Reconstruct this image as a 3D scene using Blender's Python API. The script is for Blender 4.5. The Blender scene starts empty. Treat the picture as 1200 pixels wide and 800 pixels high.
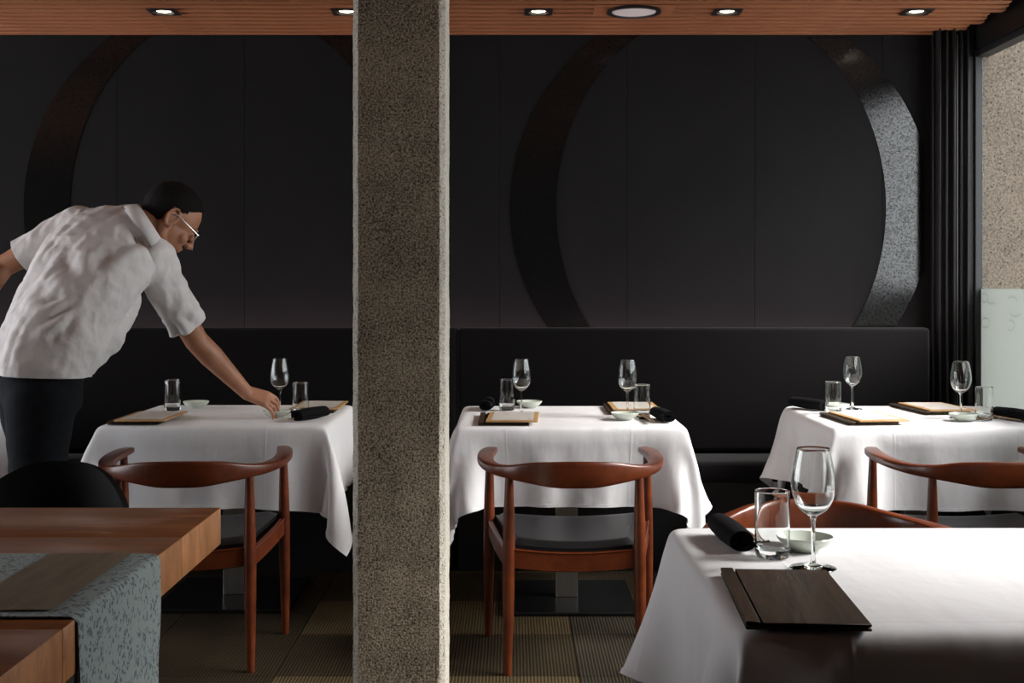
import bpy, bmesh, math, random
import numpy as np
from mathutils import Vector, Matrix, noise

random.seed(7)
PI = math.pi
scn = bpy.context.scene
COL = scn.collection
CAM_H = 1.285
F = 1500.0

# ------------------------------------------------------------------ camera
cam_d = bpy.data.cameras.new('camera')
cam = bpy.data.objects.new('camera', cam_d)
COL.objects.link(cam)
cam.location = (0, 0, CAM_H)
cam.rotation_euler = (PI / 2, 0, 0)
cam_d.sensor_width = 36
cam_d.lens = 36 * F / 1200
cam_d.shift_y = -67 / 1200
cam_d.clip_start = 0.05
scn.camera = cam

# ------------------------------------------------------------------ exposure / world / daylight
scn.view_settings.view_transform = 'Standard'
scn.view_settings.look = 'None'
scn.view_settings.gamma = 1
scn.view_settings.use_curve_mapping = False
scn.view_settings.exposure = 1.06
scn.cycles.use_denoising = True
scn.cycles.max_bounces = 12
scn.cycles.transparent_max_bounces = 12
scn.cycles.sample_clamp_indirect = 6.0

world = bpy.data.worlds.new('overcast_sky')
scn.world = world
world.use_nodes = True
wn = world.node_tree
bg = wn.nodes['Background']
bg.inputs['Color'].default_value = (0.93, 0.97, 1.0, 1)
bg.inputs['Strength'].default_value = 3.0

# hazy sun, coming over the street through the right-hand windows
sd = bpy.data.lights.new('hazy_sun', 'SUN')
sd.energy = 6.7
sd.angle = math.radians(38)
sd.color = (1.0, .97, .94)
so = bpy.data.objects.new('hazy_sun', sd)
COL.objects.link(so)
el, az = math.radians(41), math.radians(-7)
so.rotation_euler = Vector((math.cos(el) * math.cos(az), math.cos(el) * math.sin(az), math.sin(el))).to_track_quat('Z', 'Y').to_euler()

WIN_X = 2.22          # window plane on the right
WIN_Y0, WIN_Y1 = 2.05, 6.14
WIN_HEAD, WIN_FROST = 2.40, 1.265


def portal(name, loc, rot, sx, sy):
    d = bpy.data.lights.new(name, 'AREA')
    d.shape = 'RECTANGLE'
    d.size, d.size_y = sx, sy
    d.cycles.is_portal = True
    o = bpy.data.objects.new(name, d)
    o.location = loc
    o.rotation_euler = rot
    COL.objects.link(o)


portal('daylight_portal_left', (-4.72, 4.22, 1.4), (0, -PI / 2, 0), 2.1, 3.65)
portal('daylight_portal', (WIN_X + .10, (WIN_Y0 + WIN_Y1) / 2, 1.26), (0, PI / 2, 0), 2.32, WIN_Y1 - WIN_Y0)


def led(name, loc, rot, sx, sy, power, color):
    d = bpy.data.lights.new(name, 'AREA')
    d.shape = 'RECTANGLE'
    d.size, d.size_y = sx, sy
    d.energy = power
    d.color = color
    o = bpy.data.objects.new(name, d)
    o.location = loc
    o.rotation_euler = rot
    COL.objects.link(o)


# ------------------------------------------------------------------ helpers
def at(px, py, Y):
    return Vector(((px - 600) / F * Y, Y, CAM_H - (py - 333) / F * Y))


TOP = 0.75


def on_table(px, py):
    Y = (CAM_H - TOP) * F / (py - 333)
    return Vector(((px - 600) / F * Y, Y, TOP))


def link(o, parent=None):
    COL.objects.link(o)
    if parent:
        o.parent = parent
    return o


def tag(o, label=None, cat=None, group=None, kind=None):
    if label: o['label'] = label
    if cat: o['category'] = cat
    if group: o['group'] = group
    if kind: o['kind'] = kind
    return o


def obj(name, bm, mat, parent=None, smooth=True, loc=None):
    me = bpy.data.meshes.new(name)
    if isinstance(bm, bpy.types.Mesh):
        me = bm
    else:
        bmesh.ops.recalc_face_normals(bm, faces=bm.faces)
        bm.to_mesh(me)
        bm.free()
    if mat and not me.materials:
        me.materials.append(mat)
    if smooth:
        me.polygons.foreach_set('use_smooth', [True] * len(me.polygons))
        try:
            me.set_sharp_from_angle(angle=math.radians(40))
        except Exception:
            pass
    o = bpy.data.objects.new(name, me)
    if loc is not None:
        o.location = loc
    return link(o, parent)


def empty(name, loc=(0, 0, 0), rz=0):
    o = bpy.data.objects.new(name, None)
    o.location = loc
    o.rotation_euler = (0, 0, rz)
    o.empty_display_size = .1
    return link(o)


def copy_tree(o, parent=None):
    c = o.copy()
    link(c)
    if parent:
        c.parent = parent
    for ch in list(o.children):
        copy_tree(ch, c)
    return c


def put(proto, used, loc, rz, label, group=None):
    """first call uses the prototype itself, later calls copy it with its parts"""
    o = proto if not used else copy_tree(proto)
    used.append(1)
    o.location = loc
    o.rotation_euler = (0, 0, rz)
    o['label'] = label
    if group: o['group'] = group
    return o


def box(bm, lo, hi, bevel=0.0, seg=2):
    lo, hi = Vector(lo), Vector(hi)
    t = bmesh.new()
    r = bmesh.ops.create_cube(t, size=1)
    for v in t.verts:
        v.co = Vector([(lo[i] + hi[i]) / 2 + v.co[i] * (hi[i] - lo[i]) for i in range(3)])
    if bevel > 0:
        bmesh.ops.bevel(t, geom=list(t.edges), offset=bevel, segments=seg, profile=.5, affect='EDGES')
    merge(bm, t)
    return bm


def merge(bm, t):
    me = bpy.data.meshes.new('tmp')
    t.to_mesh(me)
    t.free()
    bm.from_mesh(me)
    bpy.data.meshes.remove(me)


def loft(bm, rings, cap=True, closed=True):
    vs = [[bm.verts.new(p) for p in r] for r in rings]
    n = len(rings[0])
    for a, b in zip(vs[:-1], vs[1:]):
        for i in range(n if closed else n - 1):
            j = (i + 1) % n
            bm.faces.new((a[i], a[j], b[j], b[i]))
    if cap:
        bm.faces.new(vs[0][::-1])
        bm.faces.new(vs[-1])
    return vs


def lathe(bm, prof, n=32, cap=False):
    """prof of (r, z); r==0 ends become poles"""
    prev = None
    for r, z in prof:
        if r <= 1e-7:
            cur = [bm.verts.new((0, 0, z))]
        else:
            cur = [bm.verts.new((r * math.cos(2 * PI * i / n), r * math.sin(2 * PI * i / n), z)) for i in range(n)]
        if prev:
            for i in range(n):
                j = (i + 1) % n
                a = (prev[i], prev[j]) if len(prev) > 1 else (prev[0],)
                b = (cur[j], cur[i]) if len(cur) > 1 else (cur[0],)
                if len(a) + len(b) >= 3:
                    bm.faces.new(a + b)
        prev = cur
    return bm


def crom(pts, n):
    """Catmull-Rom through tuples, n samples per span"""
    P = [np.array(p, float) for p in pts]
    P = [2 * P[0] - P[1]] + P + [2 * P[-1] - P[-2]]
    out = []
    for i in range(1, len(P) - 2):
        for k in range(n):
            t = k / n
            a, b, c, d = P[i - 1:i + 3]
            out.append(.5 * (2 * b + (c - a) * t + (2 * a - 5 * b + 4 * c - d) * t * t + (3 * b - a - 3 * c + d) * t ** 3))
    out.append(P[-2])
    return out


def tube(bm, pts, radii, n=12, cap=True, flat=1.0):
    pts = [Vector(p) for p in pts]
    rings = []
    up = None
    for i, p in enumerate(pts):
        t = (pts[min(i + 1, len(pts) - 1)] - pts[max(i - 1, 0)]).normalized()
        if up is None:
            up = Vector((0, 0, 1)) if abs(t.z) < .9 else Vector((0, 1, 0))
        s = t.cross(up).normalized()
        up = s.cross(t).normalized()
        r = radii[i] if hasattr(radii, '__len__') else radii
        rings.append([p + (s * math.cos(2 * PI * k / n) + up * flat * math.sin(2 * PI * k / n)) * r for k in range(n)])
    loft(bm, rings, cap)
    return bm


def ellipsoid(bm, c, ax, rad, seg=20, rg=12):
    t = bmesh.new()
    bmesh.ops.create_uvsphere(t, u_segments=seg, v_segments=rg, radius=1)
    a = [Vector(v) for v in ax]
    for v in t.verts:
        v.co = Vector(c) + a[0] * (v.co.x * rad[0]) + a[1] * (v.co.y * rad[1]) + a[2] * (v.co.z * rad[2])
    merge(bm, t)


AX = (Vector((1, 0, 0)), Vector((0, 1, 0)), Vector((0, 0, 1)))


def limb(bm, joints, radii, n=16):
    """tapered capsule chain (closed volumes, unified by remesh)"""
    J = [Vector(j) for j in joints]
    for p, r in zip(J, radii):
        ellipsoid(bm, p, AX, (r, r, r), n, 10)
    for i in range(len(J) - 1):
        tube(bm, [J[i], J[i + 1]], [radii[i], radii[i + 1]], n)


def remesh(bm, voxel, smooth=4, factor=.5):
    bmesh.ops.recalc_face_normals(bm, faces=bm.faces)
    me = bpy.data.meshes.new('tmp')
    bm.to_mesh(me)
    bm.free()
    o = bpy.data.objects.new('tmp', me)
    COL.objects.link(o)
    m = o.modifiers.new('r', 'REMESH')
    m.mode = 'VOXEL'
    m.voxel_size = voxel
    s = o.modifiers.new('s', 'SMOOTH')
    s.factor = factor
    s.iterations = smooth
    dg = bpy.context.evaluated_depsgraph_get()
    out = bpy.data.meshes.new_from_object(o.evaluated_get(dg))
    bpy.data.objects.remove(o)
    bpy.data.meshes.remove(me)
    return out


def mod_subsurf(o, lv):
    m = o.modifiers.new('subsurf', 'SUBSURF')
    m.levels = lv
    m.render_levels = lv
    return o


# ------------------------------------------------------------------ materials
class NT:
    def __init__(s, name):
        s.m = bpy.data.materials.new(name)
        s.m.use_nodes = True
        s.t = s.m.node_tree
        s.b = s.t.nodes['Principled BSDF']
        s.out = s.t.nodes['Material Output']

    def n(s, typ, **kw):
        nd = s.t.nodes.new(typ)
        for k, v in kw.items():
            if k.startswith('_'):
                setattr(nd, k[1:], v)
            else:
                nd.inputs[k.replace('_', ' ')].default_value = v
        return nd

    def l(s, a, b):
        s.t.links.new(a, b)

    def coord(s, kind='Object', scale=(1, 1, 1), rot=(0, 0, 0)):
        tc = s.n('ShaderNodeTexCoord')
        mp = s.n('ShaderNodeMapping')
        mp.inputs['Scale'].default_value = scale
        mp.inputs['Rotation'].default_value = rot
        s.l(tc.outputs[kind], mp.inputs['Vector'])
        return mp.outputs['Vector']

    def ramp(s, fac, stops):
        r = s.n('ShaderNodeValToRGB')
        e = r.color_ramp.elements
        while len(e) < len(stops):
            e.new(.5)
        for el, (p, c) in zip(e, stops):
            el.position = p
            el.color = (c[0], c[1], c[2], 1)
        s.l(fac, r.inputs['Fac'])
        return r.outputs['Color']

    def bump(s, h, strength, dist=.01, normal=None):
        b = s.n('ShaderNodeBump')
        b.inputs['Strength'].default_value = strength
        b.inputs['Distance'].default_value = dist
        s.l(h, b.inputs['Height'])
        if normal is not None:
            s.l(normal, b.inputs['Normal'])
        return b.outputs['Normal']

    def math(s, op, a, b=None):
        m = s.n('ShaderNodeMath', _operation=op)
        for i, v in enumerate((a, b)):
            if v is None: continue
            if isinstance(v, (int, float)):
                m.inputs[i].default_value = v
            else:
                s.l(v, m.inputs[i])
        return m.outputs[0]


def simple(name, col, rough=.5, spec=.5, metal=0, noise_scale=None, col2=None, bump=0, bscale=None, stretch=(1, 1, 1),
           coat=0, sheen=0, dist=.002):
    t = NT(name)
    b = t.b
    b.inputs['Base Color'].default_value = (*col, 1)
    b.inputs['Roughness'].default_value = rough
    b.inputs['Specular IOR Level'].default_value = spec
    b.inputs['Metallic'].default_value = metal
    b.inputs['Coat Weight'].default_value = coat
    b.inputs['Sheen Weight'].default_value = sheen
    if noise_scale:
        v = t.coord(scale=stretch)
        nz = t.n('ShaderNodeTexNoise', Scale=noise_scale, Detail=5.0, Roughness=.6)
        t.l(v, nz.inputs['Vector'])
        t.l(t.ramp(nz.outputs['Fac'], [(.3, col), (.7, col2 or col)]), b.inputs['Base Color'])
    if bump:
        v = t.coord(scale=stretch)
        nz = t.n('ShaderNodeTexNoise', Scale=bscale or 200.0, Detail=3.0)
        t.l(v, nz.inputs['Vector'])
        t.l(t.bump(nz.outputs['Fac'], bump, dist), b.inputs['Normal'])
    return t.m


def wood(name, dark, light, scale=6, stretch=(1, 8, 8), rough=.35, bump=.05, coat=0, spec=.5):
    t = NT(name)
    v = t.coord(scale=stretch)
    n1 = t.n('ShaderNodeTexNoise', Scale=scale, Detail=6.0, Roughness=.65, Distortion=.6)
    t.l(v, n1.inputs['Vector'])
    n2 = t.n('ShaderNodeTexNoise', Scale=scale * 7, Detail=3.0)
    t.l(v, n2.inputs['Vector'])
    mid = [(d + l) / 2 for d, l in zip(dark, light)]
    mx = t.math('ADD', t.math('MULTIPLY', n1.outputs['Fac'], .75), t.math('MULTIPLY', n2.outputs['Fac'], .25))
    t.l(t.ramp(mx, [(.36, dark), (.5, mid), (.66, light)]), t.b.inputs['Base Color'])
    t.b.inputs['Roughness'].default_value = rough
    t.b.inputs['Coat Weight'].default_value = coat
    t.b.inputs['Specular IOR Level'].default_value = spec
    t.l(t.bump(mx, bump, .003), t.b.inputs['Normal'])
    return t.m


def concrete(name, c0, c1, pit, pit_scale=90, bump=.6, grain=160):
    t = NT(name)
    v = t.coord()
    big = t.n('ShaderNodeTexNoise', Scale=5.0, Detail=6.0, Roughness=.7)
    fine = t.n('ShaderNodeTexNoise', Scale=float(grain), Detail=4.0, Roughness=.7)
    vor = t.n('ShaderNodeTexVoronoi', Scale=float(pit_scale))
    for q in (big, fine, vor):
        t.l(v, q.inputs['Vector'])
    base = t.ramp(t.math('ADD', t.math('MULTIPLY', big.outputs['Fac'], .22), t.math('MULTIPLY', fine.outputs['Fac'], .78)),
                  [(.40, c0), (.60, c1)])
    # pits: only some voronoi cells hold one
    cellr = t.math('MULTIPLY', t.math('GREATER_THAN', t.n('ShaderNodeSeparateColor').outputs[0], .5), 1.0)
    sep = [n for n in t.t.nodes if n.bl_idname == 'ShaderNodeSeparateColor'][0]
    t.l(vor.outputs['Color'], sep.inputs[0])
    near = t.math('LESS_THAN', t.math('ADD', vor.outputs['Distance'], t.math('MULTIPLY', fine.outputs['Fac'], .35)), .40)
    pits = t.math('MULTIPLY', near, cellr)
    mx = t.n('ShaderNodeMix', _data_type='RGBA')
    t.l(pits, mx.inputs[0])
    t.l(base, mx.inputs[6])
    mx.inputs[7].default_value = (*pit, 1)
    t.l(mx.outputs[2], t.b.inputs['Base Color'])
    t.b.inputs['Roughness'].default_value = .9
    t.b.inputs['Specular IOR Level'].default_value = .2
    h = t.math('SUBTRACT', t.math('MULTIPLY', fine.outputs['Fac'], 1.0), pits)
    t.l(t.bump(h, bump, .006), t.b.inputs['Normal'])
    return t.m


def linen():
    t = NT('white_linen')
    t.b.inputs['Base Color'].default_value = (.83, .815, .82, 1)
    t.b.inputs['Roughness'].default_value = .75
    t.b.inputs['Specular IOR Level'].default_value = .25
    t.b.inputs['Sheen Weight'].default_value = .1
    uv = t.n('ShaderNodeTexCoord').outputs['UV']
    sep = t.n('ShaderNodeSeparateXYZ')
    t.l(uv, sep.inputs[0])
    # distance to the cloth edge, metres: UV is in metres, half size stored as offset so edge = 0
    # ironed creases at thirds and soft wrinkles
    nz = t.n('ShaderNodeTexNoise', Scale=5.0, Detail=3.0, Distortion=.4)
    t.l(uv, nz.inputs['Vector'])
    n2 = t.n('ShaderNodeTexNoise', Scale=1.0, Detail=2.0)
    mp = t.n('ShaderNodeMapping')
    mp.inputs['Scale'].default_value = (16, 5, 1)
    mp.inputs['Rotation'].default_value = (0, 0, .9)
    t.l(uv, mp.inputs['Vector'])
    t.l(mp.outputs['Vector'], n2.inputs['Vector'])
    cre = []
    for k, val in ((0, .47), (0, .94), (1, .36), (1, .72), (1, 1.08)):
        d = t.math('ABSOLUTE', t.math('SUBTRACT', sep.outputs[k], val))
        cre.append(t.math('MAXIMUM', t.math('SUBTRACT', 1.0, t.math('DIVIDE', d, .006)), 0.0))
    c = cre[0]
    for q in cre[1:]:
        c = t.math('MAXIMUM', c, q)
    hgt = t.math('ADD', t.math('ADD', t.math('MULTIPLY', nz.outputs['Fac'], 1.1), t.math('MULTIPLY', n2.outputs['Fac'], .5)),
                 t.math('MULTIPLY', c, .10))
    nrm = t.bump(hgt, .55, .012)
    t.l(nrm, t.b.inputs['Normal'])
    tr = t.n('ShaderNodeBsdfTranslucent')
    tr.inputs['Color'].default_value = (.8, .78, .8, 1)
    ms = t.n('ShaderNodeMixShader')
    ms.inputs[0].default_value = .16
    t.l(t.b.outputs[0], ms.inputs[1])
    t.l(tr.outputs[0], ms.inputs[2])
    t.l(ms.outputs[0], t.out.inputs['Surface'])
    return t.m


def glass_mat(name):
    t = NT(name)
    t.t.nodes.remove(t.b)
    g = t.n('ShaderNodeBsdfGlass', Roughness=0.0, IOR=1.47)
    g.inputs['Color'].default_value = (.98, .99, .985, 1)
    t.l(g.outputs[0], t.out.inputs['Surface'])
    return t.m


def pane_mat():
    t = NT('clear_window_glass')
    t.t.nodes.remove(t.b)
    tr = t.n('ShaderNodeBsdfTransparent')
    gl = t.n('ShaderNodeBsdfGlossy', Roughness=.01)
    ms = t.n('ShaderNodeMixShader')
    ms.inputs[0].default_value = .05
    t.l(tr.outputs[0], ms.inputs[1])
    t.l(gl.outputs[0], ms.inputs[2])
    t.l(ms.outputs[0], t.out.inputs['Surface'])
    return t.m


def frost_mat(name, c, clear=.0):
    t = NT(name)
    t.t.nodes.remove(t.b)
    tl = t.n('ShaderNodeBsdfTranslucent')
    tl.inputs['Color'].default_value = (*c, 1)
    df = t.n('ShaderNodeBsdfDiffuse')
    df.inputs['Color'].default_value = (*c, 1)
    ms = t.n('ShaderNodeMixShader')
    ms.inputs[0].default_value = .25
    t.l(tl.outputs[0], ms.inputs[1])
    t.l(df.outputs[0], ms.inputs[2])
    tp = t.n('ShaderNodeBsdfTransparent')
    m2 = t.n('ShaderNodeMixShader')
    m2.inputs[0].default_value = clear
    t.l(ms.outputs[0], m2.inputs[1])
    t.l(tp.outputs[0], m2.inputs[2])
    t.l(m2.outputs[0], t.out.inputs['Surface'])
    return t.m


def emit(name, col, st):
    t = NT(name)
    t.b.inputs['Base Color'].default_value = (.8, .8, .8, 1)
    t.b.inputs['Emission Color'].default_value = (*col, 1)
    t.b.inputs['Emission Strength'].default_value = st
    return t.m


def carpet(name, c0, c1):
    t = NT(name)
    v = t.coord()
    w = t.n('ShaderNodeTexWave', Scale=28.0, Distortion=.6, Detail=1.0)
    w.bands_direction = 'X'
    nz = t.n('ShaderNodeTexNoise', Scale=260.0, Detail=3.0)
    big = t.n('ShaderNodeTexNoise', Scale=4.0, Detail=3.0)
    for q in (w, nz, big):
        t.l(v, q.inputs['Vector'])
    h = t.math('ADD', t.math('MULTIPLY', w.outputs['Fac'], .4), t.math('MULTIPLY', nz.outputs['Fac'], .6))
    t.l(t.ramp(t.math('ADD', h, t.math('MULTIPLY', t.math('SUBTRACT', big.outputs['Fac'], .5), .3)),
               [(.3, c0), (.75, c1)]), t.b.inputs['Base Color'])
    t.b.inputs['Roughness'].default_value = .95
    t.b.inputs['Specular IOR Level'].default_value = .1
    t.l(t.bump(h, .8, .004), t.b.inputs['Normal'])
    return t.m


def runner_mat():
    t = NT('leaf_patterned_runner')
    v = t.coord(scale=(1, 1, 1))
    vor = t.n('ShaderNodeTexVoronoi', Scale=75.0, Randomness=.8)
    nz = t.n('ShaderNodeTexNoise', Scale=70.0, Detail=2.0)
    t.l(v, nz.inputs['Vector'])
    mp = t.n('ShaderNodeMix', _data_type='RGBA')
    mp.inputs[0].default_value = .03
    t.l(v, mp.inputs[6])
    t.l(nz.outputs['Color'], mp.inputs[7])
    t.l(mp.outputs[2], vor.inputs['Vector'])
    wv = t.n('ShaderNodeTexNoise', Scale=500.0, Detail=2.0)
    t.l(v, wv.inputs['Vector'])
    t.l(t.ramp(vor.outputs['Distance'], [(.30, (.060, .070, .090)), (.44, (.19, .225, .215))]), t.b.inputs['Base Color'])
    t.b.inputs['Roughness'].default_value = .85
    t.l(t.bump(wv.outputs['Fac'], .3, .002), t.b.inputs['Normal'])
    return t.m


def ring_mat():
    t = NT('glossy_black_enamel')
    t.b.inputs['Base Color'].default_value = (.006, .006, .006, 1)
    t.b.inputs['Roughness'].default_value = .09
    v = t.coord()
    a = t.n('ShaderNodeTexNoise', Scale=140.0, Detail=4.0, Roughness=.7)
    mr = t.n('ShaderNodeMapRange')
    mr.inputs['From Min'].default_value, mr.inputs['From Max'].default_value = .38, .62
    mr.inputs['To Min'].default_value, mr.inputs['To Max'].default_value = .18, .70
    t.l(a.outputs['Fac'], mr.inputs['Value'])
    t.l(mr.outputs['Result'], t.b.inputs['Specular IOR Level'])
    b2 = t.n('ShaderNodeTexNoise', Scale=420.0, Detail=2.0)
    t.l(v, a.inputs['Vector'])
    t.l(v, b2.inputs['Vector'])
    t.l(t.bump(t.math('ADD', a.outputs['Fac'], t.math('MULTIPLY', b2.outputs['Fac'], .5)), .10, .002), t.b.inputs['Normal'])
    return t.m


def skin_mat():
    t = NT('skin')
    v = t.coord()
    nz = t.n('ShaderNodeTexNoise', Scale=18.0, Detail=4.0)
    t.l(v, nz.inputs['Vector'])
    t.l(t.ramp(nz.outputs['Fac'], [(.3, (.34, .145, .075)), (.7, (.46, .21, .12))]), t.b.inputs['Base Color'])
    t.b.inputs['Roughness'].default_value = .5
    t.b.inputs['Subsurface Weight'].default_value = .08
    t.b.inputs['Subsurface Radius'].default_value = (.01, .004, .002)
    f = t.n('ShaderNodeTexNoise', Scale=220.0, Detail=2.0)
    t.l(v, f.inputs['Vector'])
    t.l(t.bump(f.outputs['Fac'], .12, .001), t.b.inputs['Normal'])
    return t.m


M = {}
M['wall'] = simple('matte_black_plaster', (.0095, .0090, .0096), .8, .10, noise_scale=3, col2=(.0125, .0118, .0125), bump=.1, bscale=300)
M['dark_wall'] = simple('charcoal_plaster', (.05, .045, .042), .9, .2, noise_scale=4, col2=(.06, .055, .05))
M['ring'] = ring_mat()
M['slat'] = wood('cedar_slat', (.215, .073, .028), (.38, .148, .060), 3, (1, 12, 12), .5, .05)
M['plenum'] = simple('black_ceiling_void', (.012, .010, .009), .9, .1)
M['column'] = concrete('rough_aggregate_concrete', (.06, .046, .031), (.58, .48, .345), (.012, .010, .008), 140, 1.3, 170)
M['arris'] = concrete('smooth_formed_concrete', (.36, .325, .27), (.62, .575, .50), (.06, .05, .04), 120, .7, 150)
M['pier'] = concrete('pitted_exterior_concrete', (.066, .053, .040), (.135, .112, .089), (.014, .012, .010), 60, .7, 90)
M['fabric'] = simple('charcoal_upholstery', (.0045, .0038, .0040), .9, .06, noise_scale=300, col2=(.0065, .0055, .0058), bump=.3, bscale=700, sheen=.05)
M['leather'] = simple('black_leather', (.008, .008, .009), .40, .28, bump=.15, bscale=160)
M['black_shell'] = simple('black_upholstery', (.004, .004, .004), .6, .12, bump=.05, bscale=300)
M['chairwood'] = wood('red_brown_teak', (.055, .0105, .0030), (.140, .031, .0088), 5, (1, 1, 1), .33, .02, coat=.08, spec=.4)
M['tablewood'] = wood('oiled_slab_wood', (.085, .026, .0085), (.24, .085, .028), 3, (1, 10, 3), .35, .05, coat=.1)
M['endgrain_lit'] = wood('slab_end_grain_lit', (.22, .085, .030), (.46, .20, .078), 3, (3, 8, 3), .4, .05, coat=.1)  # end grain, lightened so its colour carries the window light on that face
M['linen'] = linen()
M['napkin'] = simple('black_napkin', (.0045, .0045, .005), .9, .12, bump=.4, bscale=900)
M['glass'] = glass_mat('clear_glass')
M['pane'] = pane_mat()
M['frost'] = frost_mat('frosted_film', (.34, .355, .34))
M['blind'] = frost_mat('tinted_film', (.88, .82, .92), .90)
M['etch'] = frost_mat('etched_motif', (.55, .57, .55), .45)
M['celadon'] = simple('celadon_glaze', (.52, .58, .50), .18, .5, noise_scale=20, col2=(.58, .62, .54), coat=.3)
M['folder'] = wood('dark_stained_oak', (.010, .006, .0035), (.062, .036, .020), 8, (14, 1.2, 6), .5, .2, spec=.25)
M['board'] = wood('light_bamboo', (.40, .22, .085), (.58, .35, .15), 6, (2, 10, 10), .45, .03)
M['paper'] = simple('menu_paper', (.82, .80, .77), .8, .2)
M['stick'] = wood('chopstick_wood', (.16, .085, .045), (.32, .19, .10), 8, (3, 3, 1), .4, .02)
M['blackmetal'] = simple('black_powder_coat', (.010, .010, .011), .4, .5)
M['plate'] = simple('black_glossy_plate', (.008, .008, .008), .22, .5)
M['steel'] = simple('brushed_steel', (.42, .40, .37), .38, .5, 1.0, noise_scale=4, col2=(.5, .48, .44), stretch=(60, 60, 1), bump=.1, bscale=20)
M['frame'] = simple('dark_window_frame', (.006, .006, .006), .5, .3)
M['framegrey'] = simple('grey_window_mullion', (.018, .019, .020), .5, .3)
M['curtain'] = simple('black_drape', (.010, .009, .010), .85, .2, sheen=.1)
M['lens'] = emit('downlight_lens', (1.0, .86, .62), 6.0)
M['diffuser'] = simple('pale_grille', (.72, .70, .68), .6, .3, bump=.2, bscale=900)
M['carpet_tan'] = carpet('tan_ribbed_carpet', (.026, .018, .007), (.100, .071, .035))
M['carpet_dark'] = carpet('dark_ribbed_carpet', (.009, .007, .0045), (.045, .036, .023))
M['carpet_brown'] = carpet('brown_ribbed_carpet', (.011, .0075, .0035), (.042, .030, .015))
M['subfloor'] = simple('subfloor', (.03, .025, .02), .9)
M['runner'] = runner_mat()
M['runner_panel'] = simple('brown_runner_panel', (.20, .15, .10), .7, .3, noise_scale=6, col2=(.29, .22, .15), stretch=(8, 1, 1), bump=.2, bscale=400)
M['skin'] = skin_mat()
M['shirt'] = simple('pale_linen_shirt', (.66, .63, .62), .85, .2, noise_scale=12, col2=(.72, .69, .675), bump=.25, bscale=60, dist=.008, sheen=.1)
M['trouser'] = simple('dark_denim', (.007, .008, .0105), .9, .12, noise_scale=30, col2=(.013, .0145, .018), bump=.3, bscale=500)
M['hair'] = simple('black_hair', (.003, .0024, .002), .7, .15, noise_scale=40, col2=(.007, .0055, .0045), stretch=(1, 1, 6), bump=.6, bscale=250, dist=.004)
M['specs'] = simple('pale_metal_spectacles', (.75, .72, .68), .25, .6, .8)
M['lenses'] = pane_mat()
M['shoe'] = simple('black_shoe_leather', (.01, .01, .01), .4)
M['pavement'] = simple('grey_pavement', (.30, .29, .28), .9, .2, noise_scale=3, col2=(.36, .35, .33))
M['led'] = emit('led_strip', (1.0, .74, .74), 1.0)

# ------------------------------------------------------------------ the room
WALL_Y = 6.20
X_L, Y_B = -4.6, -2.6
CEIL = 2.49


def struct(name, bm, mat, parent=None, smooth=False):
    o = obj(name, bm, mat, parent, smooth)
    if parent is None:
        o['kind'] = 'structure'
    return o


def slab(name, lo, hi, mat, parent=None, bevel=0):
    return struct(name, box(bmesh.new(), lo, hi, bevel), mat, parent)


# floor with carpet tiles laid on it
floor = slab('floor', (X_L - .2, Y_B - .2, -.12), (WIN_X + .12, WALL_Y + .2, -.008), M['subfloor'])
TS = .5
tile_me = {}
for key in ('carpet_tan', 'carpet_dark', 'carpet_brown'):
    me = bpy.data.meshes.new('carpet_tile')
    b = box(bmesh.new(), (-TS / 2 + .0006, -TS / 2 + .0006, -.008), (TS / 2 - .0006, TS / 2 - .0006, 0), .0015, 1)
    b.to_mesh(me)
    b.free()
    me.materials.append(M[key])
    tile_me[key] = me
rt = random.Random(3)
for i in range(-10, 5):
    for j in range(-12, 3):
        x, y = .22 + TS * (i - .5), 5.2 + TS * (j - .5)
        if x - TS / 2 < X_L - .15 or x + TS / 2 > WIN_X + .1 or y + TS / 2 > WALL_Y + .1 or y < .5:
            continue
        key = rt.choice(('carpet_tan', 'carpet_dark', 'carpet_brown'))
        if i <= 0 and j in (-1, -2, 0) and i > -2: key = 'carpet_tan' if j == 0 else ('carpet_brown' if j == -1 else 'carpet_tan')
        if i == 1: key = 'carpet_dark'
        if i < -1: key = 'carpet_brown'
        if j == 1: key = 'carpet_brown'
        o = bpy.data.objects.new('carpet_tile', tile_me[key])
        o.location = (x, y, 0)
        link(o, floor)

# back wall made of panels
wall_back = slab('wall_back', (X_L - .2, WALL_Y + .012, -.008), (WIN_X + .005, WALL_Y + .2, 2.62), M['dark_wall'])
PW = .618
b = box(bmesh.new(), (-PW / 2 + .0007, 0, 0), (PW / 2 - .0007, .012, 2.6), .001, 1)
pm = bpy.data.meshes.new('wall_panel')
b.to_mesh(pm)
b.free()
pm.materials.append(M['wall'])
for k in range(-7, 4):
    o = bpy.data.objects.new('wall_panel', pm)
    o.location = (-.06 + PW * (k - .5), WALL_Y, .01)
    link(o, wall_back)
o = bpy.data.objects.new('wall_panel', pm)      # narrower last panel at the window
o.location = (2.007, WALL_Y, .01)
o.scale.x = .425 / PW
link(o, wall_back)


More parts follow.
